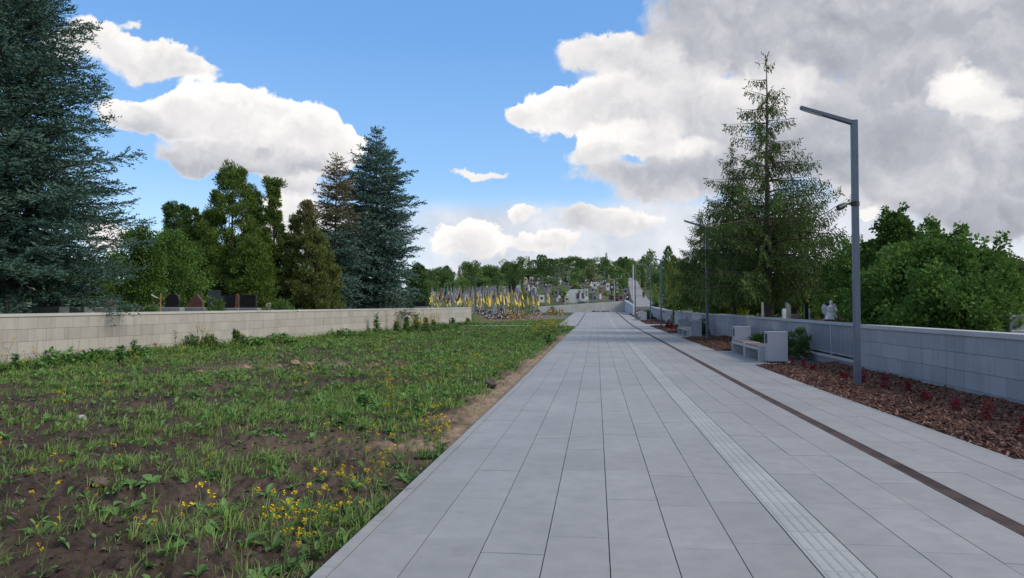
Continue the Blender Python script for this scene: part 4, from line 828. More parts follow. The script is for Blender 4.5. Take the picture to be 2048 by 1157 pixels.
thicket('pale green bush beside the gap in the far wall', 1388, 556, 58, [(556, 10), (580, 28), (615, 34)], 'lime', 73, 70, 70, .45, .18, .12, name='leafy_bush', cat='bush')
for i, (px, yt, D, h, mk, lb) in enumerate(((2030, 512, 60, 40, 'willow', 'yellow-green tree in the distance at the right edge'), (1985, 522, 70, 45, 'decid', 'distant tree right of the leafy thicket'), (1940, 530, 75, 50, 'decid', 'distant tree behind the end of the thicket'), (1680, 520, 62, 40, 'decid', 'distant tree behind the nearest lamp post'), (1590, 560, 60, 60, 'decid', 'distant dark tree behind the spruce trunks'), (1500, 570, 64, 50, 'decid', 'distant dark tree left of the spruce trunk'), (1440, 560, 66, 40, 'decid', 'distant tree beyond the second lamp post'), (1720, 545, 50, 60, 'maple', 'shadowed tree filling the back of the thicket'), (1850, 540, 46, 80, 'maple', 'shadowed tree deep behind the maple-like tree'), (1640, 560, 75, 50, 'decid', 'distant tree behind the lime-green bush'))):
    upright('background_tree', lb, 'tree', px, yt, D, [(yt, h * .25), (yt + 14, h * .75), (yt + 50, h), (620, h * .9)], FOL[mk], 80 + i, 70, 110, .5, .26, .16, out=.7, up=.2)
# ------------------------------------------------------------------ trees of the far hill
def far_round(seed, H, Rr, n=13, leaf=.55, per=120, z0=.22):
    rs = np.random.RandomState(seed); C = []
    for k in range(n):
        z = rs.uniform(z0 + .02, .93); r = math.sqrt(max(.02, 1 - ((z - .5) / .55) ** 2)) * rs.uniform(.35, .85); a = rs.uniform(0, 6.28); C.append((r * Rr * math.cos(a), r * Rr * math.sin(a), z * H))
    C = np.array(C); m = len(C); rad = np.repeat(Rr * rs.uniform(.28, .46, m), per); c = np.repeat(C, per, 0); N_ = m * per
    o = nrm(rs.normal(size=(N_, 3))); p = c + o * (rad * rs.rand(N_) ** .3)[:, None] * np.array((1, 1, .85)); d = nrm(o * .7 + np.array((0, 0, .15)) + rs.normal(0, .5, (N_, 3)))
    V = diamonds(p, d, leaf * rs.uniform(.6, 1.4, N_), leaf * .62 * rs.uniform(.7, 1.3, N_), rs); t = np.clip(np.repeat(rs.rand(m), per) * .6 + rs.rand(N_) * .45, 0, 1); return V, t
def far_col(seed, H, Rr, n=1500, leaf=.5, tip=.12):
    rs = np.random.RandomState(seed); u = rs.rand(n); a = rs.uniform(0, 6.28, n); lump = 1 + .22 * np.sin(a * 3 + u * 9 + seed) + .12 * np.sin(a * 5 - u * 21)
    pr = np.minimum(1, (1 - u) / tip) ** .6 * np.minimum(1, .62 + u * 1.1); r = Rr * pr * lump * rs.uniform(.6, 1.02, n); p = np.stack([r * np.cos(a), r * np.sin(a), .03 * H + u * H * .95], -1)
    d = nrm(np.stack([np.cos(a) * .45, np.sin(a) * .45, np.full(n, .9)], -1) + rs.normal(0, .28, (n, 3))); V = diamonds(p, d, leaf * rs.uniform(.7, 1.4, n), leaf * .42 * rs.uniform(.7, 1.3, n), rs); return V, np.clip(rs.rand(n) * .7 + .2 * lump - .1, 0, 1)
def far_spruce(seed, H, Rr, n=1700, leaf=.6):
    rs = np.random.RandomState(seed); u = rs.rand(n) ** 1.25; a = rs.uniform(0, 6.28, n); lay = (np.sin(u * 60 + 3 * np.sin(a * 2)) * .5 + .5)
    r = Rr * (1 - u) ** .85 * (.45 + .6 * lay) * rs.uniform(.5, 1.1, n); p = np.stack([r * np.cos(a), r * np.sin(a), .05 * H + u * H * .95], -1); d = nrm(np.stack([np.cos(a), np.sin(a), np.full(n, -.1)], -1) + rs.normal(0, .3, (n, 3)))
    V = diamonds(p, d, leaf * rs.uniform(.6, 1.2, n) * (1 - .5 * u), leaf * .3 * rs.uniform(.7, 1.3, n), rs); return V, rs.rand(n)
m_far = mat_leaf('far_leaves_lightened', (.075, .145, .042), (.180, .265, .082), (.062, .118, .042), trans=.25, scale=.25); m_farth = mat_leaf('far_thuja_lightened', (.060, .120, .038), (.140, .220, .068), (.054, .105, .034), trans=.2, scale=.3)  # base colours lightened to stand in for haze and sunlight on the hill
PROT = {}
def far_proto(kind, var):
    k = (kind, var)
    if k in PROT: return PROT[k]
    sd_ = hash((len(kind), var)) % 1000 + var * 7
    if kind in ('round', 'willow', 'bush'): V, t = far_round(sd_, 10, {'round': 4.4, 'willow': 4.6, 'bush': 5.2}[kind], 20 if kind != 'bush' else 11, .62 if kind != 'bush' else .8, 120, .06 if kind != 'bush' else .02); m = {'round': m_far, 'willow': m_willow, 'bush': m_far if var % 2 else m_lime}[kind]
    elif kind in ('col', 'colw'): V, t = far_col(sd_, 10, 1.0 if kind == 'col' else 1.9, 1500 if kind == 'col' else 2300, .5, .12 if kind == 'col' else .3); m = m_farth
    elif kind == 'gold': V, t = far_col(sd_, 10, 1.9, 2200, .5, .3); m = m_thujay
    else: V, t = far_spruce(sd_, 10, 2.6); m = m_norw if var % 2 else m_farth
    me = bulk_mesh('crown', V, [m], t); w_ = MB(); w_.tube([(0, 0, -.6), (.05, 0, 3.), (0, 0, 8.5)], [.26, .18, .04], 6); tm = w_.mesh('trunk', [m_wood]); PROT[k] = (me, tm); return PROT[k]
rt = random.Random(23)
def far_tree(kind, px, ytop, wpx, D, label, cat='tree', group='trees on the far hillside', name=None):
    x, y = XY(px, D); z = gz1(x, y) - .2; H = ZAT(ytop, D) - z
    if H < .6: return None
    hw = {'round': 4.9, 'willow': 5.0, 'bush': 5.6, 'col': 1.15, 'colw': 2.1, 'gold': 2.1, 'spruce': 2.7}[kind]; sx = wpx * 1.14 / F * D / 2 / hw
    me, tm = far_proto(kind, rt.randrange(3)); r = empty(name or {'round': 'broadleaf_tree', 'willow': 'willow_tree', 'bush': 'bush', 'col': 'columnar_thuja', 'colw': 'columnar_thuja', 'gold': 'golden_thuja', 'spruce': 'spruce_tree'}[kind], (x, y, z), rt.uniform(0, 6.28), label, cat, group)
    r.scale = (sx, sx, H / 10); link_mesh('crown', me, r); link_mesh('trunk', tm, r); return r
FT = [('colw', 835, 526, 22, 170, 'dark thuja just right of the tall blue spruce on the skyline'), ('col', 849, 541, 9, 190, 'slim thuja second right of the tall blue spruce'), ('col', 863, 544, 13, 200, 'slim thuja left of the leafy clump above the flags'),
 ('round', 880, 536, 40, 230, 'leafy tree at the left end of the hill above the flags'), ('colw', 893, 532, 22, 215, 'thuja clump on the skyline left of the lamp among the flags'), ('spruce', 918, 531, 14, 260, 'small pointed spruce on the skyline left of the round dark tree'),
 ('round', 942, 523, 42, 235, 'round dark tree on the skyline above the lamp among the flags'), ('col', 946, 534, 14, 200, 'thuja in front of the round dark skyline tree'), ('round', 925, 560, 34, 180, 'low leafy tree above the left flags'), ('round', 983, 532, 38, 240, 'round tree on the skyline above the middle of the flags'),
 ('col', 991, 554, 14, 160, 'slim dark thuja standing just above the flags'), ('round', 965, 556, 36, 190, 'low leafy tree above the middle flags'), ('round', 1016, 522, 40, 250, 'airy tree left of the thick thuja clump'), ('colw', 1024, 528, 20, 165, 'left half of the thick thuja clump above the graves'), ('colw', 1036, 528, 24, 165, 'right half of the thick thuja clump above the graves'),
 ('round', 1044, 515, 34, 280, 'airy skyline tree behind the thick thuja clump'), ('spruce', 1058, 513, 16, 270, 'small skyline spruce right of the airy tree'), ('col', 1078, 510, 9, 225, 'first of the tall slim skyline thujas'), ('col', 1084, 510, 9, 227, 'second of the tall slim skyline thujas'), ('col', 1090, 511, 8, 224, 'third of the tall slim skyline thujas'), ('col', 1097, 518, 9, 220, 'shorter slim thuja right of the tall trio'), ('colw', 1105, 519, 14, 215, 'last rounded thuja of the skyline row'),
 ('round', 1072, 535, 22, 230, 'leafy tree at the foot of the slim thuja trio'), ('spruce', 1124, 516, 30, 200, 'dark broad spruce in the middle of the hillside'), ('round', 1146, 514, 44, 270, 'wide round skyline tree right of the dark broad spruce'), ('round', 1160, 520, 36, 290, 'round skyline tree behind the paired slim thujas'), ('col', 1158, 517, 10, 240, 'left of the paired slim thujas before the round trees'), ('col', 1167, 518, 9, 240, 'right of the paired slim thujas before the round trees'),
 ('round', 1154, 536, 36, 195, 'mid-slope leafy tree below the paired thujas'), ('willow', 1184, 529, 28, 205, 'pale yellow-green willow on the hillside'), ('round', 1204, 515, 30, 260, 'dark round skyline tree beside the pointed spruce'), ('spruce', 1213, 506, 18, 250, 'pointed skyline spruce, the tallest on the hill'), ('colw', 1212, 521, 18, 235, 'thuja below the pointed skyline spruce'), ('round', 1226, 532, 22, 260, 'small round tree left of the thuja pair by the road'),
 ('col', 1241, 515, 11, 245, 'left thuja of the tall pair by the hill road'), ('col', 1252, 514, 10, 245, 'right thuja of the tall pair by the hill road'), ('round', 1265, 524, 20, 330, 'small tree at the top of the hill road'), ('round', 1275, 530, 20, 300, 'rounded tree right of the top of the hill road'), ('col', 1286, 513, 8, 240, 'dark slim thuja beside the two distant lamp tops'), ('round', 1303, 503, 34, 230, 'large round tree on the skyline right of the hill road'), ('round', 1318, 540, 30, 180, 'mid-slope tree right of the hill road'),
 ('colw', 1337, 494, 27, 105, 'tall dark rounded thuja beside the big drooping spruce'), ('gold', 1348, 513, 26, 88, 'golden-green thuja in front of the tall dark one'), ('bush', 1310, 565, 18, 150, 'yellow-green bush on the right side of the hill road'), ('round', 1365, 525, 40, 110, 'leafy tree behind the golden-green thuja'), ('round', 1400, 535, 50, 130, 'leafy tree behind the second lamp post'),
 ('bush', 1148, 548, 28, 180, 'green bush above the white memorial wall'), ('bush', 1163, 552, 24, 185, 'second green bush above the white memorial wall'), ('bush', 1105, 556, 26, 175, 'bush among the graves left of the memorial wall'), ('bush', 1200, 553, 26, 185, 'bush among graves right of the pale willow'), ('bush', 1130, 585, 26, 133, 'rounded dark green bush left of the white memorial wall'), ('bush', 1246, 556, 18, 190, 'dark bush beside the top of the grave slope'), ('bush', 1118, 572, 30, 150, 'light green bush above the flags at the right'),
 ('round', 1010, 548, 24, 185, 'low tree left of the thick thuja clump'), ('bush', 1000, 572, 18, 150, 'bush behind the middle flags'), ('gold', 1045, 578, 7, 122, 'small golden conifer among the right flags'), ('round', 905, 565, 40, 170, 'low broad tree behind the left flags'), ('round', 860, 562, 40, 175, 'low broad tree behind the leftmost flags'), ('bush', 1075, 550, 24, 200, 'bush below the slim thuja trio'), ('bush', 1180, 572, 18, 160, 'bush between graves right of the memorial wall'), ('bush', 1222, 570, 20, 165, 'bush between graves left of the road')]
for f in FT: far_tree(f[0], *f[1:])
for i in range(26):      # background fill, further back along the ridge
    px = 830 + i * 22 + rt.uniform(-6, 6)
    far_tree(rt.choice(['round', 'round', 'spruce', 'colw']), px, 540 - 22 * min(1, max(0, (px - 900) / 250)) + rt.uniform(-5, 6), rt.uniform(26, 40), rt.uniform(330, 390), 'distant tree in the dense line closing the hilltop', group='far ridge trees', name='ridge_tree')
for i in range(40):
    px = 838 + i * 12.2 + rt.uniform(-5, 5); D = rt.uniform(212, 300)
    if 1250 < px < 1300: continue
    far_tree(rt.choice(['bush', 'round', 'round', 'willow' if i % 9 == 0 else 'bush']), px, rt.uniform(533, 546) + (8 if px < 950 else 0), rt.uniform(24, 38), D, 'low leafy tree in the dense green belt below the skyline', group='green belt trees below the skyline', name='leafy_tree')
# ------------------------------------------------------------------ monuments
m_gr = {}
for nme, c, ro in (('black', (.018, .018, .021), .25), ('grey', (.22, .22, .225), .6), ('white', (.58, .57, .54), .6), ('brown', (.125, .062, .050), .4), ('beige', (.42, .36, .27), .7), ('rose', (.26, .15, .135), .5)):
    m_gr[nme] = mat_plain(nme + '_stone', c, ro, .12, 5.)
m_gold = mat_plain('gilt_wood', (.34, .22, .09), .5, .1, 5.)
def stone_parts(kind, h, w_, th):
    b = MB(); a = MB(); a.box((-w_ * .7, -th * 1.6, -.3), (w_ * .7, th * 1.6, .14), ch=.02)
    if kind == 'slab': b.box((-w_ / 2, -th / 2, .14), (w_ / 2, th / 2, h), ch=.012)
    elif kind == 'arch': b.prism([(-w_ / 2, .14), (w_ / 2, .14), (w_ / 2, h - w_ / 2)] + [(w_ / 2 * math.cos(q), h - w_ / 2 + w_ / 2 * math.sin(q)) for q in np.linspace(.25, 2.9, 8)] + [(-w_ / 2, h - w_ / 2)], -th / 2, th / 2)
    elif kind == 'slant': b.prism([(-w_ / 2, .14), (w_ / 2, .14), (w_ / 2, h * .82), (w_ * .1, h * .93), (-w_ / 2, h)], -th / 2, th / 2)
    elif kind == 'obelisk': b.add([(-w_ / 2, -w_ / 2, .14), (w_ / 2, -w_ / 2, .14), (w_ / 2, w_ / 2, .14), (-w_ / 2, w_ / 2, .14), (-w_ * .3, -w_ * .3, h), (w_ * .3, -w_ * .3, h), (w_ * .3, w_ * .3, h), (-w_ * .3, w_ * .3, h), (0, 0, h * 1.08)], [(0, 1, 5, 4), (1, 2, 6, 5), (2, 3, 7, 6), (3, 0, 4, 7), (4, 5, 8), (5, 6, 8), (6, 7, 8), (7, 4, 8)])
    elif kind == 'cross':
        q = w_ * .14; b.box((-q, -th / 2, .14), (q, th / 2, h)); b.box((-w_ / 2, -th / 2, h * .68), (-q - .001, th / 2, h * .68 + 2 * q)); b.box((q + .001, -th / 2, h * .68), (w_ / 2, th / 2, h * .68 + 2 * q))
    elif kind == 'gable': b.prism([(-w_ / 2, .14), (w_ / 2, .14), (w_ / 2, h * .55), (w_ * .12, h), (-w_ * .3, h * .62), (-w_ / 2, h * .5)], -th / 2, th / 2)
    elif kind == 'book': b.prism([(-w_ / 2, .14), (w_ / 2, .14), (w_ / 2, h * .92), (w_ * .25, h), (0, h * .9), (-w_ * .25, h), (-w_ / 2, h * .92)], -th / 2, th / 2)
    return b, a
def stone(x, y, z, kind, col, h, w_, label, rot=0., th=.14, base='grey', group=None, plaque=False, name='gravestone'):
    b, a = stone_parts(kind, h, w_, th); r = empty(name, (x, y, z), rot, label, 'gravestone' if name == 'gravestone' else name.replace('_', ' '), group)
    b.build('stele', [m_gr[col]], r); a.build('base', [m_gr[base]], r)
    if plaque: p = MB(); p.box((-w_ * .22, -th / 2 - .012, h * .5), (w_ * .22, -th / 2 - .002, h * .8)); p.build('portrait', [m_gr['white'] if col != 'white' else m_gr['black']], r)
    return r
def stone_px(px, D, ytop, wpx, kind, col, label, ybot=None, **k):
    x, y = XY(px, D); z = gz1(x, y) if ybot is None else ZAT(ybot, D); h = max(.35, ZAT(ytop, D) - z); return stone(x, y, z, kind, col, h, wpx / F * D, label, rot=k.pop('rot', rt.uniform(-.15, .15)), **k)
# left, behind the wall
gl = 'monuments behind the left wall'
for a_ in ((92, 26, 592, 62, 'slab', 'black', 'wide plain black stone slab under the big blue spruce'), (120, 27.5, 586, 26, 'slab', 'black', 'narrow black slab just behind the wide plain one'), (151, 27, 567, 42, 'slant', 'black', 'tall black stele with slanted top under the big spruce'), (24, 27, 568, 52, 'arch', 'black', 'large black headstone at the left edge under the big spruce'),
           (216, 30, 600, 30, 'slab', 'rose', 'low rose granite slab among dark boughs'), (346, 30, 588, 26, 'arch', 'black', 'black headstone behind the gilded cross'), (391, 31, 589, 32, 'gable', 'brown', 'red-brown gabled monument behind the left wall'), (428, 37, 581, 26, 'slab', 'black', 'black slab beside the red-brown gabled monument'), (460, 38, 592, 36, 'slab', 'black', 'black slab below the broad cypress'), (475, 36, 590, 8, 'obelisk', 'brown', 'slim brown granite pillar below the broad cypress'),
           (497, 36, 590, 34, 'slab', 'black', 'dark headstone right of the slim brown pillar'), (635, 45, 602, 22, 'slab', 'grey', 'low grey headstone left of the middle spruces'), (672, 46, 607, 34, 'slab', 'black', 'low black slab under the bronze-topped spruce'), (537, 38, 606, 10, 'arch', 'beige', 'small beige stone under the ragged cypress'), (842, 62, 603, 20, 'slab', 'black', 'small black slab at the wall by the leftmost flags')):
    stone_px(*a_, group=gl, ybot=622 if a_[1] < 50 else 617)
for px, D, yt, lb in ((321, 27, 587, 'gilded wooden cross behind the left wall'),):
    x, y = XY(px, D); z = ZAT(622, D); h = ZAT(yt, D) - z; r = empty('grave_cross', (x, y, z), .1, lb, 'cross'); b = MB(); b.box((-.016, -.015, -.2), (.016, .015, h)); b.build('upright', [m_gold], r); b = MB(); b.box((-.14, -.018, h * .70), (.14, .014, h * .70 + .032)); b.build('crosspiece', [m_gold], r)
    t_ = MB(); t_.tube([(-.36 + .09 * k, .02, h * .92 - .06 * k * (1 - k * .09)) for k in range(5)], .022, 5); t_.build('ribbon', [m_gr['white']], r)
# a pale outbuilding glimpsed between the trunks
x, y = XY(58, 50); z = gz1(x, y); hs = empty('outbuilding', (x, y, z), .2, 'pale grey outbuilding seen between trunks under the big spruce', 'building'); b = MB(); b.box((-3.6, 0, -.3), (3.6, 4, 2.5)); b.build('wall', [m_capL], hs)
b = MB(); b.prism([(-3.9, 2.5), (3.9, 2.5), (0, 3.5)], -.3, 4.3); b.build('roof', [mat_plain('roof_sheet', (.16, .16, .17), .6)], hs)
for k in (-2, 1.4): wf = MB(); wf.box((k, -.04, 1.), (k + .9, .0, 2.0)); wo_ = wf.build('window', [m_gr['white']], hs); q = MB(); q.box((k + .08, -.055, 1.08), (k + .82, -.042, 1.92)); q.build('pane', [m_binin], wo_)
# right, behind the railing
gr_ = 'monuments behind the right railing'
for a_ in ((1576, 29, 605, 8, 'slant', 'grey', 'tall grey pillar stone with slanted top by the spruce trunk'), (1568, 28.5, 618, 6, 'slab', 'white', 'small pale stone left of the tall grey pillar'), (1612, 30, 606, 7, 'arch', 'black', 'dark stone with a pale figure on top behind the railing'), (1617, 30.5, 617, 4, 'slab', 'white', 'thin white stone edge beside the dark one'), (1654, 27.5, 607, 10, 'arch', 'black', 'black headstone left of the white statue'), (1525, 31, 607, 5, 'obelisk', 'beige', 'slim beige pillar left of the spruce trunk'), (1588, 29.5, 640, 20, 'slab', 'rose', 'low rose grave edging beside the tall grey pillar'), (2030, 17, 630, 30, 'slab', 'grey', 'grey monument at the right edge beyond the wall'), (2022, 19, 628, 20, 'slab', 'white', 'pale stone behind the grey one at the right edge')):
    stone_px(*a_, group=gr_, ybot=646 if a_[0] < 2000 else 672, rot=.1)
x, y = XY(1661, 26); z = ZAT(650, 26); st = empty('angel_statue', (x, y, z), .15, 'white angel statue on a dark plinth behind the railing', 'statue')
b = MB(); b.box((-.34, -.25, -.4), (.36, .3, .19), ch=.02); b.build('plinth', [m_gr['brown']], st)
b = MB(); b.lathe([(.23, .195), (.20, .30), (.15, .42), (.115, .52), (.13, .60), (.105, .66), (.045, .70), (.04, .73), (.062, .765), (.066, .80), (.05, .84), (.015, .86)], 14, c=(.02, 0), sx=1.0, sy=.8); b.tube([(.12, -.05, .60), (.17, -.12, .50), (.08, -.17, .47), (.0, -.16, .50)], [.035, .03, .026, .02], 7); b.tube([(-.09, -.05, .60), (-.14, -.12, .50), (-.05, -.17, .47)], [.035, .03, .022], 7); b.build('figure', [m_gr['white']], st)
for s_ in (-1, 1): w_ = MB(); w_.prism([(s_ * .05, .62), (s_ * .20, .74), (s_ * .27, .60), (s_ * .25, .42), (s_ * .16, .34), (s_ * .06, .45)], .07, .11); w_.build('wing', [m_gr['white']], st)
# the white memorial on the hill
x, y = XY(1153, 130); z = gz1(x, y) - .1; mm = empty('memorial_wall', (x, y, z), 0, 'white memorial wall with brown panels and a dark cross on the hill', 'memorial'); k = 130 / F
q = lambda px: (px - 1153) * k
hm = ZAT(579, 130) - z; b = MB(); b.prism([(q(1130), -.4), (q(1168), -.4), (q(1168), hm), (q(1140), hm), (q(1134), hm * .72), (q(1130), hm * .45)], 0, .3); b.build('wall_panel', [m_gr['white']], mm); b = MB(); b.box((q(1169), -.2, -.4), (q(1176.5), .2, hm + .05)); b.box((q(1162), -.6, .3), (q(1177), -.02, .75)); b.build('pillar', [m_gr['white']], mm)
for s_ in (0, 1): b = MB(); p0, p1 = ((1153, 1159.3), (1160, 1167))[s_]; b.prism([(q(p0), .8), (q(p1), .8), (q(p1), hm * (.80 if s_ == 0 else .68)), (q(p0), hm * (.68 if s_ == 0 else .80))], -.06, -.005); b.build('plaque', [m_gr['brown']], mm)
b = MB(); b.box((q(1159.2), -.12, .9), (q(1160.1), -.07, hm + .25)); b.box((q(1157), -.122, hm * .82), (q(1162), -.072, hm * .82 + .09)); b.build('cross', [m_black], mm); b = MB(); b.box((q(1171), -.215, hm * .5), (q(1175), -.203, hm * .92)); b.build('portrait', [m_gr['grey']], mm)
# graves over the hillside
KIN = [('slab', 30), ('arch', 22), ('cross', 12), ('slant', 10), ('obelisk', 8), ('book', 8), ('gable', 4)]; COLW = [('black', 27), ('grey', 26), ('white', 15), ('brown', 14), ('beige', 9), ('rose', 9)]
pick = lambda t: rt.choices([a for a, _ in t], [b for _, b in t])[0]
KN = dict(slab='square-topped', arch='round-topped', cross='cross-shaped', slant='slant-topped', obelisk='pillar-like', book='book-shaped', gable='gabled'); placed = []
SPM = {}
def hill_stone(px, D, h=None):
    x, y = XY(px, D)
    for (a, b) in placed:
        if abs(a - x) < 1.0 and abs(b - y) < 1.6: return
    if abs(x - (8.3 + (y - 130) * .0345)) < 2.6 and y > 122: return
    placed.append((x, y)); kd, cl_ = pick(KIN), pick(COLW); 
    zone = 'close above the retaining wall' if D < 140 and 1080 < px < 1250 else 'right of the hill road' if px > 1290 else 'low on the slope behind the flags' if px < 1080 and D < 165 else 'low on the slope near the memorial wall' if D < 160 and px < 1190 else 'low on the slope left of the hill road' if D < 160 else 'halfway up the hill above the memorial' if px < 1190 and D < 205 else 'halfway up the hill left of the road' if D < 205 else 'high on the hill below the skyline trees'
    key = (kd, cl_); h = h or rt.uniform(.9, 1.9); w_ = rt.uniform(.55, 1.1) if kd != 'obelisk' else rt.uniform(.3, .5)
    if key not in SPM:
        b, a = stone_parts(kd, 1.3, .8 if kd != 'obelisk' else .4, .16); p = MB(); p.box((-.17, -.1, .62), (.17, -.082, 1.0)); SPM[key] = (b.mesh('stele', [m_gr[cl_]]), a.mesh('base', [m_gr['grey' if cl_ != 'grey' else 'black']]), p.mesh('portrait', [m_gr['white' if cl_ in ('black', 'brown') else 'black']]) if kd in ('slab', 'arch', 'slant') else None)
    r = empty('gravestone', (x, y, gz1(x, y)), rt.uniform(-.3, .3), f'{cl_} {KN[kd]} gravestone {zone}', 'gravestone', f'{cl_} {KN[kd]} gravestones {zone}'); r.scale = (w_ / (.8 if kd != 'obelisk' else .4), 1.1, h / 1.3)
    for me in SPM[key]:
        if me: link_mesh(me.name.split('.')[0], me, r)
for i in range(26): hill_stone(rt.uniform(1080, 1248), rt.uniform(127, 140))
for i in range(55): hill_stone(rt.uniform(1030, 1255), rt.uniform(140, 165))
for i in range(75): hill_stone(rt.uniform(1040, 1255), rt.uniform(165, 210))
for i in range(40): hill_stone(rt.uniform(1060, 1255), rt.uniform(210, 275))
for i in range(26): hill_stone(rt.uniform(1300, 1380), rt.uniform(112, 200))
for i in range(20): hill_stone(rt.uniform(840, 1040), rt.uniform(140, 185))
# low planting between the graves
for i in range(34):
    px, D = rt.uniform(1045, 1255), rt.uniform(129, 230); x, y = XY(px, D)
    if abs(x - (8.3 + (y - 130) * .0345)) < 3.2: continue
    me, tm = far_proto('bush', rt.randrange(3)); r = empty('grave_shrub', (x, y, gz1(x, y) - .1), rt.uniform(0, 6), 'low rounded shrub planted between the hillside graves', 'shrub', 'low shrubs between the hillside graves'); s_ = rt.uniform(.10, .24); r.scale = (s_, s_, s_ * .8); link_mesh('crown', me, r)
# ------------------------------------------------------------------ flags over the soldiers' graves
m_fb = mat_plain('flag_blue', (.19, .215, .33), .8, .08, 2.); m_fy = mat_plain('flag_yellow', (.88, .66, .10), .8, .08, 2.); m_fr = mat_plain('flag_red', (.30, .05, .045), .8, .1); m_fk = mat_plain('flag_black', (.03, .03, .035), .8, .1)
m_fpole = mat_plain('flag_pole', (.30, .30, .29), .5, .06)
def flag_mesh(seed, mats):
    """a limp two-colour flag: the upper band hugs the pole, the lower one hangs below it in folds"""
    rs = np.random.RandomState(seed); b = MB(); ph = rs.uniform(0, 6.28, 4); L = rs.uniform(1.7, 2.2); sp_ = rs.uniform(.16, .44); nu, nv = 9, 12
    for (u0, u1, mi) in ((0, .5, 0), (.5, 1, 1)):
        vs = []
        for j in range(nv + 1):
            v = j / nv
            for i in range(nu + 1):
                u = u0 + (u1 - u0) * i / nu; w_ = sp_ * (.25 + .75 * v) * (.12 + 1.25 * u); z = -L * (v * .66 + u * .34) - .15 * u ; x = w_ * (.3 + .7 * u) + .055 * math.sin(ph[0] + 9 * u + 2 * v); y = .085 * math.sin(ph[1] + 13 * u + 1.5 * v) * (.3 + v)
                vs.append((x + .03, y, z))
        b.add(vs, [(j * (nu + 1) + i, j * (nu + 1) + i + 1, (j + 1) * (nu + 1) + i + 1, (j + 1) * (nu + 1) + i) for j in range(nv) for i in range(nu)], mi, .5, True)
    return b.mesh('cloth', mats)
FM = [flag_mesh(s_, [m_fb, m_fy]) for s_ in range(7)]; FMr = [flag_mesh(20 + s_, [m_fr, m_fk]) for s_ in range(2)]; FMb = [flag_mesh(30, [m_fb, m_fb])]
b = MB(); b.tube([(0, 0, -.3), (0, 0, 4.0)], [.026, .018], 6); b.lathe([(.0, 4.0), (.035, 4.03), (.0, 4.08)], 6); PM = b.mesh('pole', [m_fpole])
def flag(px, D, H, red=0):
    x, y = XY(px, D); z = gz1(x, y); zone = 'at the left end of the graves' if px < 900 else 'around the lamp post at the graves' if px < 975 else 'right of the lamp post at the graves' if px < 1044 else 'in the small right-hand cluster'
    kindw = ('blue and yellow', 'red and black', 'plain blue')[red]
    r = empty('flag', (x, y, z), rt.uniform(-.9, .9) + (math.pi if rt.random() < .3 else 0), f'limp {kindw} flag on a pole {zone}', 'flag', f'limp {kindw} flags {zone}'); r.scale = (1, 1, H / 4.0); link_mesh('pole', PM, r); c = link_mesh('cloth', rt.choice((FM, FMr, FMb)[red]), r); c.location = (0, 0, 3.92)
for i in range(150):
    px = rt.uniform(834, 1043); D = rt.uniform(100, 128) if rt.random() < .7 else rt.uniform(86, 100)
    if px < 950 and D < 92: D += 12
    flag(px, D, rt.uniform(3.1, 4.3), rt.choices((0, 1, 2), (90, 3, 7))[0])
for i in range(15): flag(rt.uniform(1052, 1076), rt.uniform(100, 112), rt.uniform(3.2, 4.1))
for px in (1093, 1096, 1099): flag(px, rt.uniform(106, 110), rt.uniform(3.6, 4.2))
# wreaths and flowers heaped on those graves
m_pet = [mat_plain('petals_' + n_, c, .7, .1) for n_, c in (('white', (.68, .66, .62)), ('red', (.30, .05, .05)), ('yellow', (.70, .48, .05)), ('pink', (.55, .22, .27)), ('blue', (.16, .25, .45)), ('orange', (.60, .22, .05)), ('green', (.045, .10, .03)))]
def wreath_mesh(seed, cols):
    rs = np.random.RandomState(seed); n = 260; a = rs.uniform(0, 6.28, n); rr = rs.uniform(.18, .46, n); ht = rs.rand(n); p = np.stack([rr * np.cos(a), rr * np.sin(a) * .5 - .1 + .2 * (1 - ht), .15 + rr * np.sin(a) * .9 + .38], -1); p[:90] = np.stack([rs.uniform(-.5, .5, 90), rs.uniform(-.5, .2, 90), rs.uniform(.02, .3, 90)], -1)
    d = nrm(rs.normal(size=(n, 3)) + np.array((0, -.6, .3))); V = diamonds(p, d, rs.uniform(.10, .2, n), rs.uniform(.08, .15, n), rs); mi = np.where(rs.rand(n) < .38, 6, rs.choice(cols, n)); return bulk_mesh('flowers', V, m_pet, rs.rand(n), mi)
WM = [(wreath_mesh(1, [0, 0, 3]), 'white and pink'), (wreath_mesh(2, [1, 1, 0]), 'red and white'), (wreath_mesh(3, [2, 2, 4]), 'yellow and blue'), (wreath_mesh(4, [0, 2, 5]), 'white and yellow'), (wreath_mesh(5, [0, 4, 4]), 'white and blue')]
b = MB(); b.tube([(-.3, .12, 0), (0, .05, 1.0)], .015, 4); b.tube([(.3, .12, 0), (0, .05, 1.0)], .015, 4); b.tube([(0, .4, 0), (0, .06, 1.0)], .015, 4); b.box((-.55, -.45, -.2), (.55, .5, .06)); WB = b.mesh('stand', [mat_plain('wreath_stand', (.14, .10, .07), .8)])
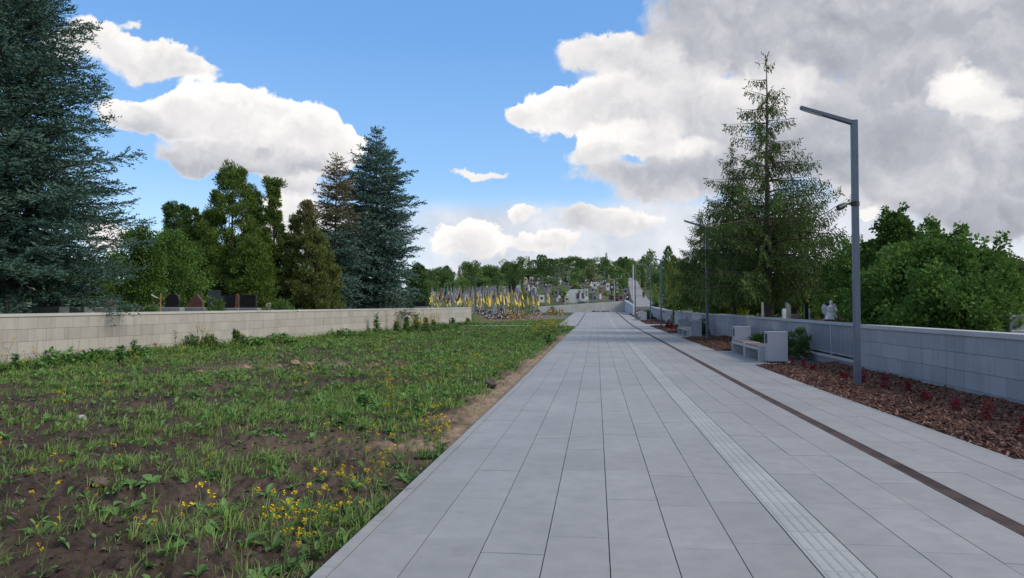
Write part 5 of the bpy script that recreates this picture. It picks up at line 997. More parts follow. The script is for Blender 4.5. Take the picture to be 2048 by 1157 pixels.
for i in range(95):
    if i < 78: px = rt.uniform(946, 1046); D = rt.uniform(84, 104) + (px < 975) * 2
    elif i < 88: px = rt.uniform(1052, 1078); D = rt.uniform(92, 104)
    else: px = rt.uniform(1088, 1120); D = rt.uniform(103, 112)
    x, y = XY(px, D); wm_, cn_ = rt.choice(WM); zone = 'left of the standing mourner' if px < 1000 else 'right of the standing mourner' if px < 1047 else 'in the right-hand flag cluster' if px < 1082 else 'beside the path end'
    r = empty('grave_wreath', (x, y, gz1(x, y)), rt.uniform(-.5, .5), f'{cn_} flower wreath on a grave {zone}', 'wreath', f'{cn_} wreaths {zone}'); s_ = rt.uniform(.8, 1.25); r.scale = (s_, s_, s_); tag(link_mesh('flowers', wm_, r), kind='stuff'); link_mesh('stand', WB, r)
# heap of dug soil, pallet-like bench
def heap(px, D, rx, ry, h, label, mat, seed):
    x, y = XY(px, D); g = np.linspace(-1, 1, 26); X, Y = np.meshgrid(g, g); rr = np.sqrt(X ** 2 + Y ** 2); Z = h * np.clip(1 - rr, 0, None) ** .8 * (.7 + .6 * fbm(X * 2 + seed, Y * 2, 1.6, 4)) - .08
    v = np.stack([X * rx, Y * ry, Z], -1); q = np.stack([v[:-1, :-1], v[:-1, 1:], v[1:, 1:], v[1:, :-1]], 2).reshape(-1, 4, 3); o = link_mesh('soil_heap', bulk_mesh('soil_heap', q, [mat]), None, (x, y, gz1(x, y) - .02)); tag(o, label, 'soil heap', None, 'thing')
m_dug = mat_plain('dug_soil', (.16, .105, .075), .95, .25, 3., bmp=.8, c2=(.085, .055, .04)); m_dug2 = mat_plain('dug_clay', (.30, .155, .085), .95, .25, 3., bmp=.8, c2=(.17, .09, .055))
heap(1062, 90, 2.6, 1.6, .75, 'brown heap of dug soil right of the flags', m_dug, 1); heap(1012, 84, 3.6, 1.5, .28, 'low spread of dug soil before the mourners', m_dug, 4); heap(968, 82, 2.0, 1.1, .42, 'orange clay heap at the foot of the wreaths', m_dug2, 7); heap(1040, 84, 1.6, 1.0, .4, 'small mound of brown soil left of the big heap', m_dug, 9)
x, y = XY(1118, 94); pb = empty('wooden_bench', (x, y, ZAT(636, 94)), .1, 'low brown wooden bench left of the path end', 'bench'); b = MB(); b.box((-.42, -.15, .38), (.42, .15, .43)); b.build('seat', [m_slat], pb)
for s_ in (-.36, .34): b = MB(); b.box((s_, -.13, -.1), (s_ + .05, .13, .378)); b.build('leg', [m_slat], pb)
# ------------------------------------------------------------------ people
m_skin = mat_plain('skin', (.50, .31, .23), .6, .05)
def skin_obj(name, joints, edges, mat, parent):
    ks = list(joints); me = bpy.data.meshes.new(name); me.from_pydata([joints[k][:3] for k in ks], [(ks.index(a), ks.index(b)) for a, b in edges], []); me.materials.append(mat)
    o = link_mesh(name, me, parent); o.modifiers.new('skin', 'SKIN'); sv = me.skin_vertices[0].data
    for i, k in enumerate(ks): sv[i].radius = (joints[k][3],) * 2; sv[i].use_root = (i == 0)
    s_ = o.modifiers.new('sub', 'SUBSURF'); s_.levels = 1; s_.render_levels = 1; return o
def person(px, D, z, rot, label, J, shirt, trousers, hair, skirt=False):
    x, y = XY(px, D); r = empty('person', (x, y, z), rot, label, 'person'); E = [('pelvis', 'waist'), ('waist', 'chest'), ('chest', 'neck'), ('neck', 'head'), ('head', 'crown')]
    for s_ in 'lr':
        E += [('chest', 'sh' + s_), ('sh' + s_, 'el' + s_), ('el' + s_, 'wr' + s_), ('wr' + s_, 'pa' + s_), ('pelvis', 'hi' + s_), ('hi' + s_, 'kn' + s_), ('kn' + s_, 'an' + s_), ('an' + s_, 'to' + s_)]
        w_, p = Vector(J['wr' + s_][:3]), Vector(J['pa' + s_][:3]); d = (p - w_).normalized(); sd_ = d.cross(Vector((0, 1, 0))).normalized() if abs(d.y) < .9 else Vector((1, 0, 0))
        for k, (o_, l_) in enumerate(((-.035, .07), (-.012, .085), (.012, .08), (.033, .062))):
            q = p + sd_ * o_ + d * .03; J[f'fa{k}{s_}'] = (*q, .010); J[f'fb{k}{s_}'] = (*(q + d * l_ * .55 + Vector((0, -.012, 0))), .008); E += [('pa' + s_, f'fa{k}{s_}'), (f'fa{k}{s_}', f'fb{k}{s_}')]
        q = w_ + d * .03 + sd_ * .04; J['th' + s_] = (*(q + d * .035 + sd_ * .02), .010); E += [('wr' + s_, 'th' + s_)]
    skin_obj('body', J, E, m_skin, r)
    G = lambda ks, f: {k: (*J[k][:3], J[k][3] + f) for k in ks}
    skin_obj('jacket', G(['waist', 'chest', 'pelvis', 'shl', 'ell', 'wrl', 'shr', 'elr', 'wrr'], .028), [('waist', 'chest'), ('pelvis', 'waist'), ('chest', 'shl'), ('shl', 'ell'), ('ell', 'wrl'), ('chest', 'shr'), ('shr', 'elr'), ('elr', 'wrr')], shirt, r)
    skin_obj('trousers', G(['pelvis', 'hil', 'knl', 'anl', 'hir', 'knr', 'anr'], .03), [('pelvis', 'hil'), ('hil', 'knl'), ('knl', 'anl'), ('pelvis', 'hir'), ('hir', 'knr'), ('knr', 'anr')], trousers, r)
    h = Vector(J['crown'][:3]); b = MB(); b.lathe([(.0, -.10), (.085, -.07), (.108, .0), (.09, .06), (.04, .095), (.0, .1)], 10, c=(0, 0)); o = b.build('hair', [hair], r); o.location = h + Vector((0, .02, .0)); n_ = MB(); hd = Vector(J['head'][:3]); n_.prism([(-.014, -.03), (.014, -.03), (0, .03)], -.025, .0); o = n_.build('nose', [m_skin], r); o.location = hd + Vector((0, -.085, .02))
    return r
def standing(st=.0, arm=0.):
    return dict(pelvis=(0, 0, .95, .115), waist=(0, 0, 1.08, .11), chest=(0, .0, 1.30, .125), neck=(0, 0, 1.47, .055), head=(0, -.01, 1.57, .085), crown=(0, 0, 1.66, .085),
                shl=(.19, 0, 1.40, .062), ell=(.25, .03, 1.14, .045), wrl=(.24 - arm, -.05 - arm, .90 + arm, .033), pal=(.235 - arm, -.07 - arm, .83 + arm, .034), shr=(-.19, 0, 1.40, .062), elr=(-.25, .03, 1.14, .045), wrr=(-.24 + arm, -.05 - arm, .90 + arm, .033), par=(-.235 + arm, -.07 - arm, .83 + arm, .034),
                hil=(.09, 0, .90, .095), knl=(.10, -st * .5, .50, .062), anl=(.10, -st + .02, .09, .045), tol=(.11, -st - .14, .035, .035), hir=(-.09, 0, .90, .095), knr=(-.10, st * .4, .50, .062), anr=(-.10, st + .04, .09, .045), tor=(-.11, st - .12, .035, .035))
m_dk = mat_plain('dark_cloth', (.016, .017, .022), .9); m_jean = mat_plain('jeans', (.05, .06, .09), .9); m_hair = mat_plain('hair', (.02, .016, .013), .7); m_lil = mat_plain('lilac_cloth', (.50, .46, .55), .9); m_navy = mat_plain('navy_cloth', (.022, .022, .04), .9)
x, y = XY(1287.5, 168); person(1287.5, 168, roadz(y), math.pi, 'person in black walking up the concrete hill road', standing(.22), m_dk, m_dk, m_hair)
x, y = XY(1004, 96); person(1004, 96, gz1(x, y) - .02, math.pi * .9, 'person in a black top and jeans standing among the wreaths', standing(.04, .1), m_dk, m_jean, m_hair)
x, y = XY(984, 96.5); person(984, 96.5, gz1(x, y) - .02, -1.2, 'person in lilac and navy bending over a grave among wreaths',
    dict(pelvis=(0, .10, .86, .12), waist=(0, -.06, .97, .115), chest=(0, -.28, 1.06, .125), neck=(0, -.44, 1.10, .055), head=(0, -.54, 1.08, .085), crown=(0, -.60, 1.12, .085),
         shl=(.18, -.34, 1.04, .062), ell=(.22, -.42, .78, .045), wrl=(.14, -.52, .56, .033), pal=(.12, -.56, .50, .034), shr=(-.18, -.34, 1.04, .062), elr=(-.22, -.42, .78, .045), wrr=(-.14, -.52, .56, .033), par=(-.12, -.56, .50, .034),
         hil=(.09, .12, .82, .098), knl=(.10, .02, .46, .064), anl=(.10, .08, .09, .046), tol=(.11, -.09, .035, .036), hir=(-.09, .12, .82, .098), knr=(-.10, .03, .46, .064), anr=(-.10, .10, .09, .046), tor=(-.11, -.07, .035, .036)), m_navy, m_lil, m_hair)
# ------------------------------------------------------------------ grass and weeds of the field
m_grass = mat_leaf('grass_blades', (.092, .165, .036), (.225, .335, .088), (.13, .19, .045), rough=.5, trans=.25, scale=.5)
m_weed = mat_leaf('weed_leaves', (.064, .160, .038), (.170, .310, .090), (.08, .165, .042), rough=.5, trans=.25, scale=.6)
m_must = mat_leaf('mustard_leaves', (.060, .125, .035), (.135, .215, .075), trans=.25); m_mstem = mat_leaf('mustard_stems', (.10, .15, .05), (.17, .21, .085), trans=.1)
m_flow = mat_leaf('mustard_petals', (.62, .43, .018), (.80, .62, .05), trans=.2, rough=.7)
rg = np.random.RandomState(99)
def cover(x, y):
    n = np.clip((fbm(x, y, .6, 4) * .42 + fbm(x + 40, y, 2.6, 3) * .58 - .5) * 3.5 + .5, 0, 1)
    rel = (x - WL0[0]) * WLn[0] + (y - WL0[1]) * WLn[1]; d = xr(y) - x
    c = .40 + .05 * sst(8.5, 13, y) + .10 * sst(28, 44, y)
    c = c + .42 * np.exp(-((d - 2.0) / 1.6) ** 2) * sst(8.6, 10.5, y) + .55 * sst(2.2, .5, rel) + .15 * sst(2.4, 1.2, d) * sst(9, 6, y)
    c = c - .42 * np.exp(-((x + 8.0) / 4.0) ** 2 - ((y - 20.5) / 2.0) ** 2) - .55 * np.exp(-((x + 3.1) / .9) ** 2 - ((y - 8.6) / 1.0) ** 2) - .22 * np.exp(-((x + 5.0) / 2.5) ** 2 - ((y - 30) / 3.) ** 2)
    c = c - .75 * sst(.75, .2, d) * sst(8, 9.5, y) * sst(58, 36, y) - .2 * np.exp(-((x + 4.2) / 1.2) ** 2 - ((y - 5.2) / 1.3) ** 2)
    return np.clip((n - (1 - c)) / .22 + .5, 0, 1)
def scatter(y0, y1, dens, cov=True):
    w0 = np.array((xr(np.array(y0)) - 1.2 - .74 * y1, 0)); xl = -1.0 - .80 * y1; n = int(dens * (y1 - y0) * (-1.7 - xl)); x = rg.uniform(xl, -1.72, n); y = rg.uniform(y0, y1, n)
    rel = (x - WL0[0]) * WLn[0] + (y - WL0[1]) * WLn[1]; k = (x < xr(y) - .03) & (x > -1.2 - .80 * y) & (rel > .05)
    if cov: k &= rg.rand(n) < cover(x, y)
    x, y = x[k], y[k]; return x, y, soil_z(x, y)
def blades(x, y, z, per, L0, L1, wd, spread=.05):
    n = len(x) * per; i = np.repeat(np.arange(len(x)), per); h = (rg.uniform(.65, 1.2, len(x)))[i]; a = rg.uniform(0, 2 * np.pi, n); r = spread * rg.rand(n) ** .7
    b = np.stack([x[i] + r * np.cos(a), y[i] + r * np.sin(a), z[i] - .006], -1); L = rg.uniform(L0, L1, n) * h; ln = rg.uniform(.15, .95, n); a2 = a + rg.normal(0, .5, n)
    dh = np.stack([np.cos(a2), np.sin(a2), 0 * a2], -1); up = np.array((0, 0, 1.)); m = b + (dh * (np.sin(ln) * .5)[:, None] + up * (np.cos(ln * .8) * .55)[:, None]) * L[:, None]
    l2 = ln * 1.5 + .25; t = m + (dh * (np.sin(l2) * .5)[:, None] + up * (np.cos(l2) * .45)[:, None]) * L[:, None]; s = np.stack([-np.sin(a2 + .6), np.cos(a2 + .6), 0 * a2], -1) * (wd * rg.uniform(.7, 1.3, n))[:, None] / 2
    q1 = np.stack([b - s * .7, b + s * .7, m + s, m - s], 1); q2 = np.stack([m - s, m + s, t + s * .12, t - s * .12], 1); tone = np.clip(rg.rand(len(x))[i] * .6 + rg.rand(n) * .4, 0, 1); return np.concatenate([q1, q2]), np.concatenate([tone, tone])
Vs, Ts = [], []
for (y0, y1, dn, per, L0, L1, wd, spd) in ((2.6, 5.5, 78, 9, .05, .20, .0075, .055), (5.5, 9, 85, 9, .05, .18, .0085, .06), (9, 15, 80, 8, .06, .19, .011, .08), (15, 26, 48, 8, .06, .18, .017, .11), (26, 42, 20, 9, .07, .18, .028, .2), (42, 98, 9, 9, .08, .20, .045, .3)):
    x, y, z = scatter(y0, y1, dn); V, t = blades(x, y, z, per, L0, L1, wd, spd); Vs.append(V); Ts.append(t)
for (y0, y1, dn, per, L0, L1, wd, spd) in ((2.6, 9, 26, 5, .03, .11, .006, .03), (9, 20, 22, 5, .04, .12, .011, .05), (20, 45, 8, 6, .05, .13, .022, .10)):
    x, y, z = scatter(y0, y1, dn, False); k = (sand(x, y) < .4) | (rg.rand(len(x)) < .15); x, y, z = x[k], y[k], z[k]; V, t = blades(x, y, z, per, L0, L1, wd, spd); Vs.append(V); Ts.append(t)
# thin verge growth along the wall foot and round the soldiers' graves
s_ = rg.uniform(-6, 47, 2600); of = rg.uniform(.06, .9, 2600) ** 1.2; x = WL0[0] + WLd[0] * s_ + WLn[0] * of; y = WL0[1] + WLd[1] * s_ + WLn[1] * of; k = fbm(x, y, .5, 3) > .40; x, y = x[k], y[k]
V, t = blades(x, y, soil_z(x, y), 7, .10, .32, .022, .12); Vs.append(V); Ts.append(t)
tag(link_mesh('grass', bulk_mesh('grass', np.concatenate(Vs), [m_grass], np.concatenate(Ts))), 'patchy green grass tufts over the dark soil of the field', 'grass', None, 'stuff')
print('grass', sum(len(v) for v in Vs))
_st = np.array((0, .22, .5, .78, 1.)); _wp = np.array((.10, .62, 1., .68, .04))
def leaves(b, az_, L, W_, lift, droop, lob=.0):
    """broad leaves: midrib fold, wavy edge. b (n,3)"""
    n = len(b); dh = np.stack([np.cos(az_), np.sin(az_), 0 * az_], -1); sd_ = np.stack([-np.sin(az_), np.cos(az_), 0 * az_], -1); up = np.array((0, 0, 1.)); mid, lf, rt_ = [], [], []
    for k, (u, w_) in enumerate(zip(_st, _wp)):
        p = b + dh * (L * u * (1 - .12 * u))[:, None] + up * (L * (lift * u - droop * u * u))[:, None]; wv = W_ * w_ * (1 + lob * rg.uniform(-1, 1, n)); h = W_ * .35 * w_ * rg.uniform(.2, 1., n)
        mid.append(p); lf.append(p + sd_ * wv[:, None] / 2 + up * h[:, None]); wv = W_ * w_ * (1 + lob * rg.uniform(-1, 1, n)); h = W_ * .35 * w_ * rg.uniform(.2, 1., n); rt_.append(p - sd_ * wv[:, None] / 2 + up * h[:, None])
    return np.concatenate([np.stack([mid[k], mid[k + 1], e[k + 1], e[k]], 1) for k in range(4) for e in (lf, rt_)])
def rosettes(x, y, z, per, L0, L1, asp=.42, lob=.35):
    n = len(x) * per; i = np.repeat(np.arange(len(x)), per); sz = rg.uniform(.55, 1.25, len(x))[i]; az_ = (rg.uniform(0, 6.28, len(x))[i] + np.tile(np.arange(per), len(x)) * 2.4 + rg.normal(0, .35, n)); L = rg.uniform(L0, L1, n) * sz; b = np.stack([x[i], y[i], z[i]], -1)
    V = leaves(b, az_, L, L * asp * rg.uniform(.7, 1.2, n), rg.uniform(.35, 1.2, n), rg.uniform(.25, .75, n), lob); t = np.clip(rg.rand(len(x))[i] * .6 + rg.rand(n) * .4, 0, 1); return V, np.tile(t, 8)
Vs, Ts = [], []
for (y0, y1, dn, per, L0, L1) in ((2.6, 5.5, 11, 7, .05, .16), (5.5, 9, 12, 7, .05, .15), (9, 15, 12, 7, .06, .17), (15, 26, 9, 7, .07, .19), (26, 42, 4.5, 6, .10, .24), (42, 64, 1.6, 6, .14, .30)):
    x, y, z = scatter(y0, y1, dn); V, t = rosettes(x, y, z, per, L0, L1); Vs.append(V); Ts.append(t)
for (y0, y1, dn, per, L0, L1) in ((2.8, 9, 9, 4, .03, .09), (9, 22, 7, 5, .04, .12), (22, 45, 3, 5, .07, .16)):
    x, y, z = scatter(y0, y1, dn, False); k = sand(x, y) < .4; x, y, z = x[k], y[k], z[k]; V, t = rosettes(x, y, z, per, L0, L1, .5, .3); Vs.append(V); Ts.append(t)
s_ = rg.uniform(-6, 46, 900); of = rg.uniform(.1, 1.3, 900); x = WL0[0] + WLd[0] * s_ + WLn[0] * of; y = WL0[1] + WLd[1] * s_ + WLn[1] * of; k = fbm(x, y, .45, 3) > .46; x, y = x[k], y[k]
for h in (0, .14, .28): V, t = rosettes(x, y, soil_z(x, y) + h * rg.rand(len(x)), 6, .12, .26); Vs.append(V); Ts.append(t)
tag(link_mesh('weeds', bulk_mesh('weeds', np.concatenate(Vs), [m_weed], np.concatenate(Ts))), 'low broad-leaved weeds scattered over the soil and wall foot', 'weeds', None, 'stuff')
print('weeds', sum(len(v) for v in Vs))
# clods and straw
def clods(n, y0, y1, s0, s1):
    x, y, z = scatter(y0, y1, n, False); k = sand(x, y) < .25; x, y, z = x[k], y[k], z[k]; m = len(x); ic = nrm(np.array([(0, 0, 1), (.9, 0, .3), (.28, .85, .3), (-.72, .53, .3), (-.72, -.53, .3), (.28, -.85, .3), (0, 0, -.6)], float)); tri = [(0, 1, 2), (0, 2, 3), (0, 3, 4), (0, 4, 5), (0, 5, 1), (6, 2, 1), (6, 3, 2), (6, 4, 3), (6, 5, 4), (6, 1, 5)]
    s_ = s0 + (s1 - s0) * rg.rand(m) ** 3; P_ = ic[None] * (s_[:, None, None] * rg.uniform(.6, 1.3, (m, 7, 1))) * np.array((1, 1, .7)); a = rg.uniform(0, 6.28, m); c_, n_ = np.cos(a)[:, None], np.sin(a)[:, None]; P_ = np.stack([P_[..., 0] * c_ - P_[..., 1] * n_, P_[..., 0] * n_ + P_[..., 1] * c_, P_[..., 2]], -1) + np.stack([x, y, z - s_ * .05], -1)[:, None]
    return np.concatenate([np.stack([P_[:, a_], P_[:, b_], P_[:, c2]], 1) for a_, b_, c2 in tri])
me = bulk_mesh('soil_clods', np.concatenate([clods(110, 2.6, 9, .006, .034), clods(22, 9, 24, .012, .05), clods(3, 24, 50, .03, .08)]), [m_soil], None); tag(link_mesh('soil_clods', me), 'crumbled clods of dark earth strewn over the field', 'clods', None, 'stuff')
x, y, z = scatter(2.6, 12, 5, False); n = len(x); a = rg.uniform(0, 6.28, n); d = np.stack([np.cos(a), np.sin(a), rg.normal(0, .12, n)], -1)
tag(link_mesh('dry_straw', bulk_mesh('dry_straw', diamonds(np.stack([x, y, z + .012], -1), d, rg.uniform(.03, .14, n), np.full(n, .006), rg, np.stack([-d[:, 1], d[:, 0], 0 * a], -1)), [mat_plain('straw', (.36, .29, .20), .8)], np.full(n, .5))), 'bits of dry straw lying on the soil', 'straw', None, 'stuff')
def rock(px, D, s_, c, label, sd_):
    rr = np.random.RandomState(sd_); X, Y = XY(px, D); b = MB(); n, m = 9, 6; vs = []
    for j in range(m + 1):
        t = math.pi * j / m
        for i in range(n): a = 2 * math.pi * i / n; k = s_ * rr.uniform(.8, 1.12); vs.append((k * math.sin(t) * math.cos(a) * 1.15, k * math.sin(t) * math.sin(a), k * .72 * math.cos(t) + s_ * .4))
    b.add(vs, [(j * n + i, j * n + (i + 1) % n, (j + 1) * n + (i + 1) % n, (j + 1) * n + i) for j in range(m) for i in range(n)]); tag(b.build('rock', [mat_plain('rock_' + str(sd_), c, .9, .2, 14., bmp=.5)], None, (X, Y, soil1(X, Y) - .01)), label, 'rock', None, 'thing')
rock(203, 6.75, .075, (.13, .088, .062), 'round brown stone lying among weeds in the left foreground', 1); rock(166, 11.0, .075, (.40, .36, .33), 'pale stone on bare soil in the left middle of the field', 2); rock(150, 10.9, .03, (.33, .30, .28), 'small pale pebble left of the pale stone', 3)
for i, (px, D) in enumerate(((402, 19.3), (440, 18.9), (492, 19.8), (560, 20.6), (590, 21.2), (622, 21.6))): rock(px, D, rt.uniform(.08, .14), (.30, .19, .12), ('tan clod at the left end of the bare strip', 'second tan clod from the left on the bare strip', 'tan clod left of the middle of the bare strip', 'tan clod right of the middle of the bare strip', 'tan clod second from the right on the bare strip', 'tan clod at the right end of the bare strip')[i], 10 + i)
rock(982, 15.4, .13, (.10, .07, .06), 'dark earth clod by the sandy edge of the path', 30)
# ------------------------------------------------------------------ mustard plants
def mustard(seed, H):
    global rg
    keep = rg; rg = np.random.RandomState(seed); rr = random.Random(seed); st = MB(); fl, tips = [], []; lean = rr.uniform(-.25, .25), rr.uniform(-.25, .25)
    f = lambda u: (lean[0] * H * u * u, lean[1] * H * u * u, H * u); st.tube([f(u) for u in (0, .35, .7, 1.)], [.006, .005, .0035, .002], 5, 0, .5, False); tips.append(f(1.)); mids = []
    for k in range(rr.randint(3, 6)):
        u = rr.uniform(.3, .8); b = Vector(f(u)); a = rr.uniform(0, 6.28); L = H * rr.uniform(.18, .42); e = b + Vector((math.cos(a) * L * .5, math.sin(a) * L * .5, L * .8)); m = b.lerp(e, .5) + Vector((math.cos(a) * L * .1, math.sin(a) * L * .1, -L * .03)); st.tube([b, m, e], [.0035, .003, .002], 4, 0, .6, False); tips.append(tuple(e)); mids.append(b)
    for t in tips:
        n = rr.randint(12, 20); c = np.array(t) + rg.normal(0, 1, (n, 3)) * np.array((.013, .013, .010)); a = rg.uniform(0, 6.28, n); nn = nrm(rg.normal(0, .45, (n, 3)) + np.array((0, 0, 1.)))
        for off in (0, math.pi / 2):
            d = nrm(np.cross(nn, np.stack([np.cos(a + off), np.sin(a + off), 0 * a], -1))); fl.append(diamonds(c - d * .010, d, np.full(n, .024), np.full(n, .014), rg, np.cross(nn, d), .5))
    nb = rr.randint(5, 8); az_ = rg.uniform(0, 6.28, nb); V = [leaves(np.zeros((nb, 3)) + np.array((0, 0, .01)), az_, rg.uniform(.10, .22, nb), rg.uniform(.045, .085, nb), rg.uniform(.5, 1.2, nb), rg.uniform(.3, .7, nb), .4)]
    us = rg.uniform(.12, .72, 7); V.append(leaves(np.array([f(u) for u in us]), rg.uniform(0, 6.28, 7), rg.uniform(.05, .12, 7), rg.uniform(.015, .035, 7), rg.uniform(.4, 1., 7), rg.uniform(.2, .6, 7), .35)); rg_t = rg.rand(sum(len(v) for v in V)); rg = keep
    F_ = np.concatenate(fl); return st.mesh('stem', [m_mstem]), bulk_mesh('leafage', np.concatenate(V), [m_must], rg_t), bulk_mesh('flower_heads', F_, [m_flow], np.random.RandomState(seed).rand(len(F_)))
MU = [mustard(200 + k, .44 + .05 * k) for k in range(8)]
def plant_mustard(x, y, s_, label, group=None):
    r = empty('mustard_plant', (x, y, soil1(x, y) - .005), rt.uniform(0, 6.28), label, 'wild plant', group); r.scale = (s_,) * 3
    for me in rt.choice(MU):
        o = link_mesh(me.name.split('.')[0], me, r)
        if 'stem' not in me.name: o['kind'] = 'stuff'
for i in range(26): y = 4.5 + 4.6 * rt.random() ** 1.1; plant_mustard(-1.75 - abs(rt.gauss(0, .24)), y, rt.uniform(.50, .85), 'yellow flowering mustard in the dense clump along the near kerb', 'mustard along the near kerb')
for i in range(32): plant_mustard(-2.3 - rt.random() ** 1.2 * 3.6, rt.uniform(12.5, 19.5), rt.uniform(.5, .85), 'yellow flowering mustard in the grassy patch in mid field', 'mustard in the mid-field grass')
for i in range(46): y = rt.uniform(34, 60); plant_mustard(-1.95 - rt.random() * 1.6, y, rt.uniform(1.0, 1.5), 'tall yellow mustard in the bank beside the far kerb', 'mustard beside the far kerb')
for i in range(34): s_ = rt.gauss(30, 1.8); of = rt.uniform(.3, 1.9); plant_mustard(WL0[0] + WLd[0] * s_ + WLn[0] * of, WL0[1] + WLd[1] * s_ + WLn[1] * of, rt.uniform(1.3, 1.9), 'tall yellow mustard in the mound against the left wall', 'mustard mound at the left wall')
for i in range(16): plant_mustard(rt.uniform(-13, -6), rt.uniform(14, 34), rt.uniform(.6, 1.0), 'small yellow mustard scattered over the middle of the field', 'mustard scattered in the field')
for i in range(10): s_ = rt.uniform(-2, 9); of = rt.uniform(.3, 1.4); plant_mustard(WL0[0] + WLd[0] * s_ + WLn[0] * of, WL0[1] + WLd[1] * s_ + WLn[1] * of, rt.uniform(.9, 1.4), 'yellow mustard at the foot of the left wall, left part', 'mustard at the wall foot')
for px, yb, s_, lb in ((400, 1128, .78, 'leggy yellow mustard at the bottom, left of centre'), (88, 1062, .75, 'yellow mustard with big leaves in the bottom left'), (92, 1140, .5, 'low yellow mustard in the bottom left corner'), (243, 985, .55, 'yellow mustard beside the round brown stone'), (420, 960, .5, 'pair-headed small mustard left of centre'), (18, 920, .6, 'yellow mustard at the left edge, a third up'), (128, 826, .7, 'yellow mustard near the pale stone'), (228, 836, .8, 'yellow mustard right of the pale stone'), (648, 1085, .55, 'short mustard standing on bare earth near the clump'), (745, 912, .5, 'single mustard on the bare patch by the path'), (190, 1012, .45, 'short drooping mustard in the left foreground'), (672, 935, .6, 'mustard standing apart above the dense clump'), (620, 1140, .6, 'mustard with broad leaves at the bottom by the kerb'), (300, 1120, .5, 'small mustard low in the left foreground')):
    D = F * 1.62 / (yb - 620); x, y = XY(px, D); plant_mustard(min(x, -1.76), y, s_, lb)
# poppy and tall weeds at the wall
m_red = mat_plain('poppy_red', (.50, .03, .015), .6, .1); D = 24.2; x, y = XY(311, D); r = empty('poppy', (x, y, soil1(x, y)), 0, 'single red poppy flowering near the left wall', 'flower'); b = MB(); b.tube([(0, 0, 0), (.02, 0, .22), (.0, .02, .42)], .006, 5); b.build('stem', [m_mstem], r)
b = MB()
for k in range(5): a = k * 1.256; b.add([(0, 0, .42), (.05 * math.cos(a - .5), .05 * math.sin(a - .5), .46), (.095 * math.cos(a), .095 * math.sin(a), .52), (.05 * math.cos(a + .5), .05 * math.sin(a + .5), .46)], [(0, 1, 2, 3)])
b.build('petals', [m_red], r)
def tall_weed(px, D, H, label, sd_, n=46, L=.13):
    global rg
    keep = rg; rg = np.random.RandomState(sd_); x, y = XY(px, D); r = empty('tall_weed', (x, y, soil1(x, y)), 0, label, 'wild plant'); b = MB(); b.tube([(0, 0, -.02), (.03, 0, H * .5), (.0, .03, H)], [.012, .008, .003], 5); b.build('stem', [m_mstem], r)
    u = rg.rand(n); V = leaves(np.stack([.03 * np.sin(3 * u), .03 * u, H * u], -1), rg.uniform(0, 6.28, n), L * rg.uniform(.6, 1.3, n) * (1.15 - .5 * u), L * .34 * rg.uniform(.7, 1.2, n), rg.uniform(.3, 1., n), rg.uniform(.3, .8, n), .3); tag(link_mesh('leafage', bulk_mesh('leafage', V, [m_weed], rg.rand(len(V))), r), kind='stuff'); rg = keep
for a_ in ((350, 24.5, .85, 'tall thin weed right of the red poppy', 1), (752, 44, 1.15, 'tall bright green weed left of the mustard mound', 2, 120, .3), (268, 24, .55, 'bushy weed left of the red poppy', 3, 90, .22), (238, 22.8, .5, 'bushy green weed at the wall, left of the poppy clump', 4, 90, .22), (486, 28.5, .6, 'leafy weed at the wall foot beneath the cypresses', 5, 80, .2), (30, 19.5, .45, 'weed clump at the wall near the left edge', 6, 80, .2), (730, 12.0, .35, 'broad-leaved dock plant in the mid-field grass', 7, 40, .26), (830, 11.2, .42, 'bright yellow-green weed near the sandy edge', 8, 110, .10), (1098, 33, .5, 'leafy weed beside the far kerb', 9, 90, .22), (792, 47, .7, 'leafy weed at the left of the mustard mound', 10, 260, .28), (812, 48.5, .9, 'leafy weed in the left half of the mustard mound', 11, 300, .3), (832, 50, .95, 'leafy weed in the middle of the mustard mound', 12, 300, .3), (851, 52, .85, 'leafy weed in the right half of the mustard mound', 13, 300, .3), (866, 54, .6, 'leafy weed at the right of the mustard mound', 14, 220, .28), (905, 60, .6, 'leafy weed at the right end of the left wall', 15, 200, .3), (935, 63, .6, 'weed beside the wall end near the graves', 16, 200, .3)): tall_weed(*a_)
# ------------------------------------------------------------------ planting in the bark beds and behind the walls
m_barb = mat_leaf('barberry_leaves', (.12, .022, .028), (.30, .058, .062), (.16, .03, .032), trans=.2); m_shr = mat_leaf('shrub_leaves', (.045, .095, .026), (.12, .20, .06), (.05, .09, .025), trans=.2)
def shrub(name, label, px, yb, wpx, hpx, mat, sd_, zb=None, D=None, group=None, l=.05, w_=.03, per=26, nl=26, cat='shrub', up=.9):
    D = D or F * 1.53 / (yb - 620); x, y = XY(px, D); z = bedz(x, y) if zb is None else zb; H = hpx / F * D; W_ = wpx / F * D / 2
    C = lumps(sd_, nl, lambda q: W_ * (1 - .55 * (q / H)) , H, .02); V, t = sprays(sd_, C, per, max(.04, W_ * .42), l, w_, .6, up, .45, .9); wd = MB(); limbs(wd, C, sd_, H, 9, .008); return tree(name, label, cat, (x, y, z), V, t, wd, [mat], group=group)
bg_ = 'red barberries in the bark bed'
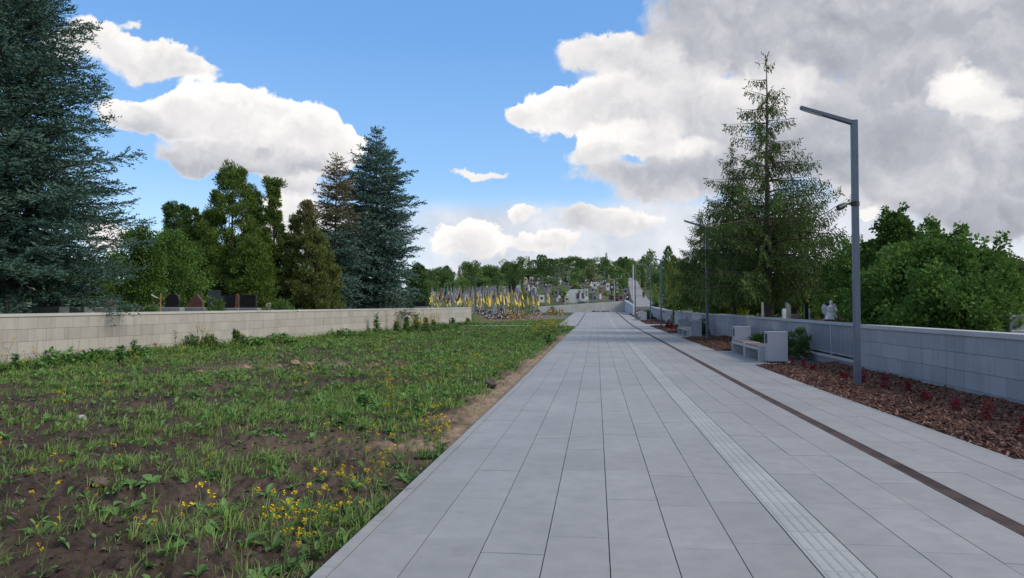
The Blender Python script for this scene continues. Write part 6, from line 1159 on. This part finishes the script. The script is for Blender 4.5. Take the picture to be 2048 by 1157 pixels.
for i, (px, yb, w_, h, lb) in enumerate(((1585, 733, 12, 26, 'red barberry in front of the green shrub by the bench'), (1606, 738, 10, 18, 'small red barberry right of the one by the bench'), (1624, 743, 18, 14, 'dull low barberry between bench and lamp post'), (1686, 758, 18, 16, 'dull red barberry just left of the nearest lamp post'), (1723, 766, 18, 22, 'red barberry just right of the nearest lamp post'), (1768, 775, 20, 28, 'upright red barberry second right of the lamp post'), (1814, 784, 12, 20, 'small red barberry third right of the lamp post'), (1850, 803, 28, 22, 'wide low red barberry in the middle of the bark'), (1909, 820, 26, 30, 'red barberry left of the tallest one'), (1972, 842, 20, 42, 'tallest bright red barberry in the bark bed'), (2046, 868, 20, 36, 'red barberry cut by the right edge'), (1335, 662, 8, 12, 'thin red barberry in the third bark bed'), (1342, 664, 8, 14, 'second thin red barberry in the third bark bed'))):
    shrub('barberry', lb, px, yb, w_ * .8, h, m_barb, 300 + i, group=bg_, l=.04 if px > 1500 else .09, w_=.02 if px > 1500 else .05, per=15, nl=14 + (i * 7) % 9)
for i, (px, D, w_, h, lb, l) in enumerate(((1577, 23.6, 30, 48, 'green shrub right behind the nearest bin', .075), (1603, 23.0, 34, 56, 'taller green shrub right of the nearest bin', .075), (1513, 26.5, 34, 30, 'green shrub between the two bins of the nearest bench', .08), (1404, 41.5, 24, 28, 'dark green shrub beside the second bench row', .11), (1296, 79.5, 14, 15, 'grassy shrub clump beside the farthest bin', .2))):
    shrub('green_shrub', lb, px, 0, w_, h, m_shr, 330 + i, D=D, l=l, w_=l * .45, per=46, nl=44)
for i, (px, D, w_, h, mk, lb) in enumerate(((1343, 70, 9, 32, m_thuja, 'dark green small thuja in the wall gap'), (1350, 73, 9, 36, m_brown, 'bronze-tipped small thuja in the wall gap'), (1313, 104, 8, 16, m_thuja, 'small conical thuja behind the far wall'), (1337, 72, 8, 30, m_thujay, 'yellowish small thuja at the left of the wall gap'))):
    x, y = XY(px, D); shrub('small_thuja', lb, px, 0, w_, h, mk, 350 + i, zb=gz1(x, y) - (.6 if D < 90 else 0), D=D, l=.22, w_=.09, per=40, nl=36, cat='shrub')
for i, (px, D, w_, h, mk, lb) in enumerate(((372, 28, 60, 26, m_shr, 'pale leafy plants at the wall right of the gilded cross'), (418, 29, 40, 22, m_shr, 'leafy plant behind the wall below the gable monument'), (432, 30.5, 40, 36, m_shr, 'leafy plant by the black slab next to the gabled monument'), (470, 31, 28, 30, m_shr, 'leafy plant under the broad cypress'), (250, 26, 34, 24, m_shr, 'dark plant behind the wall under the spruce boughs'), (55, 25, 30, 16, m_shr, 'silvery plant at the wall left of the black slab'), (302, 27.5, 30, 20, m_shr, 'leafy plant left of the gilded cross'), (560, 36, 60, 30, m_shr, 'leafy plant behind the wall under the ragged cypress'), (1690, 24.5, 50, 22, m_brown, 'reddish flowering plant beside the white statue'), (1600, 29, 20, 16, m_shr, 'grey-green plant beside the dark gravestone'), (1520, 30, 40, 18, m_shr, 'flowering plant behind the railing by the spruce trunk'), (1640, 28, 24, 16, m_thujay, 'yellowish plant left of the white statue'))):
    x, y = XY(px, D); shrub('graveside_plant', lb, px, 0, w_, h, mk, 380 + i, zb=gz1(x, y) + (.0 if px > 1400 else .02), D=D, l=.10, w_=.045, per=36, nl=36, cat='plant')
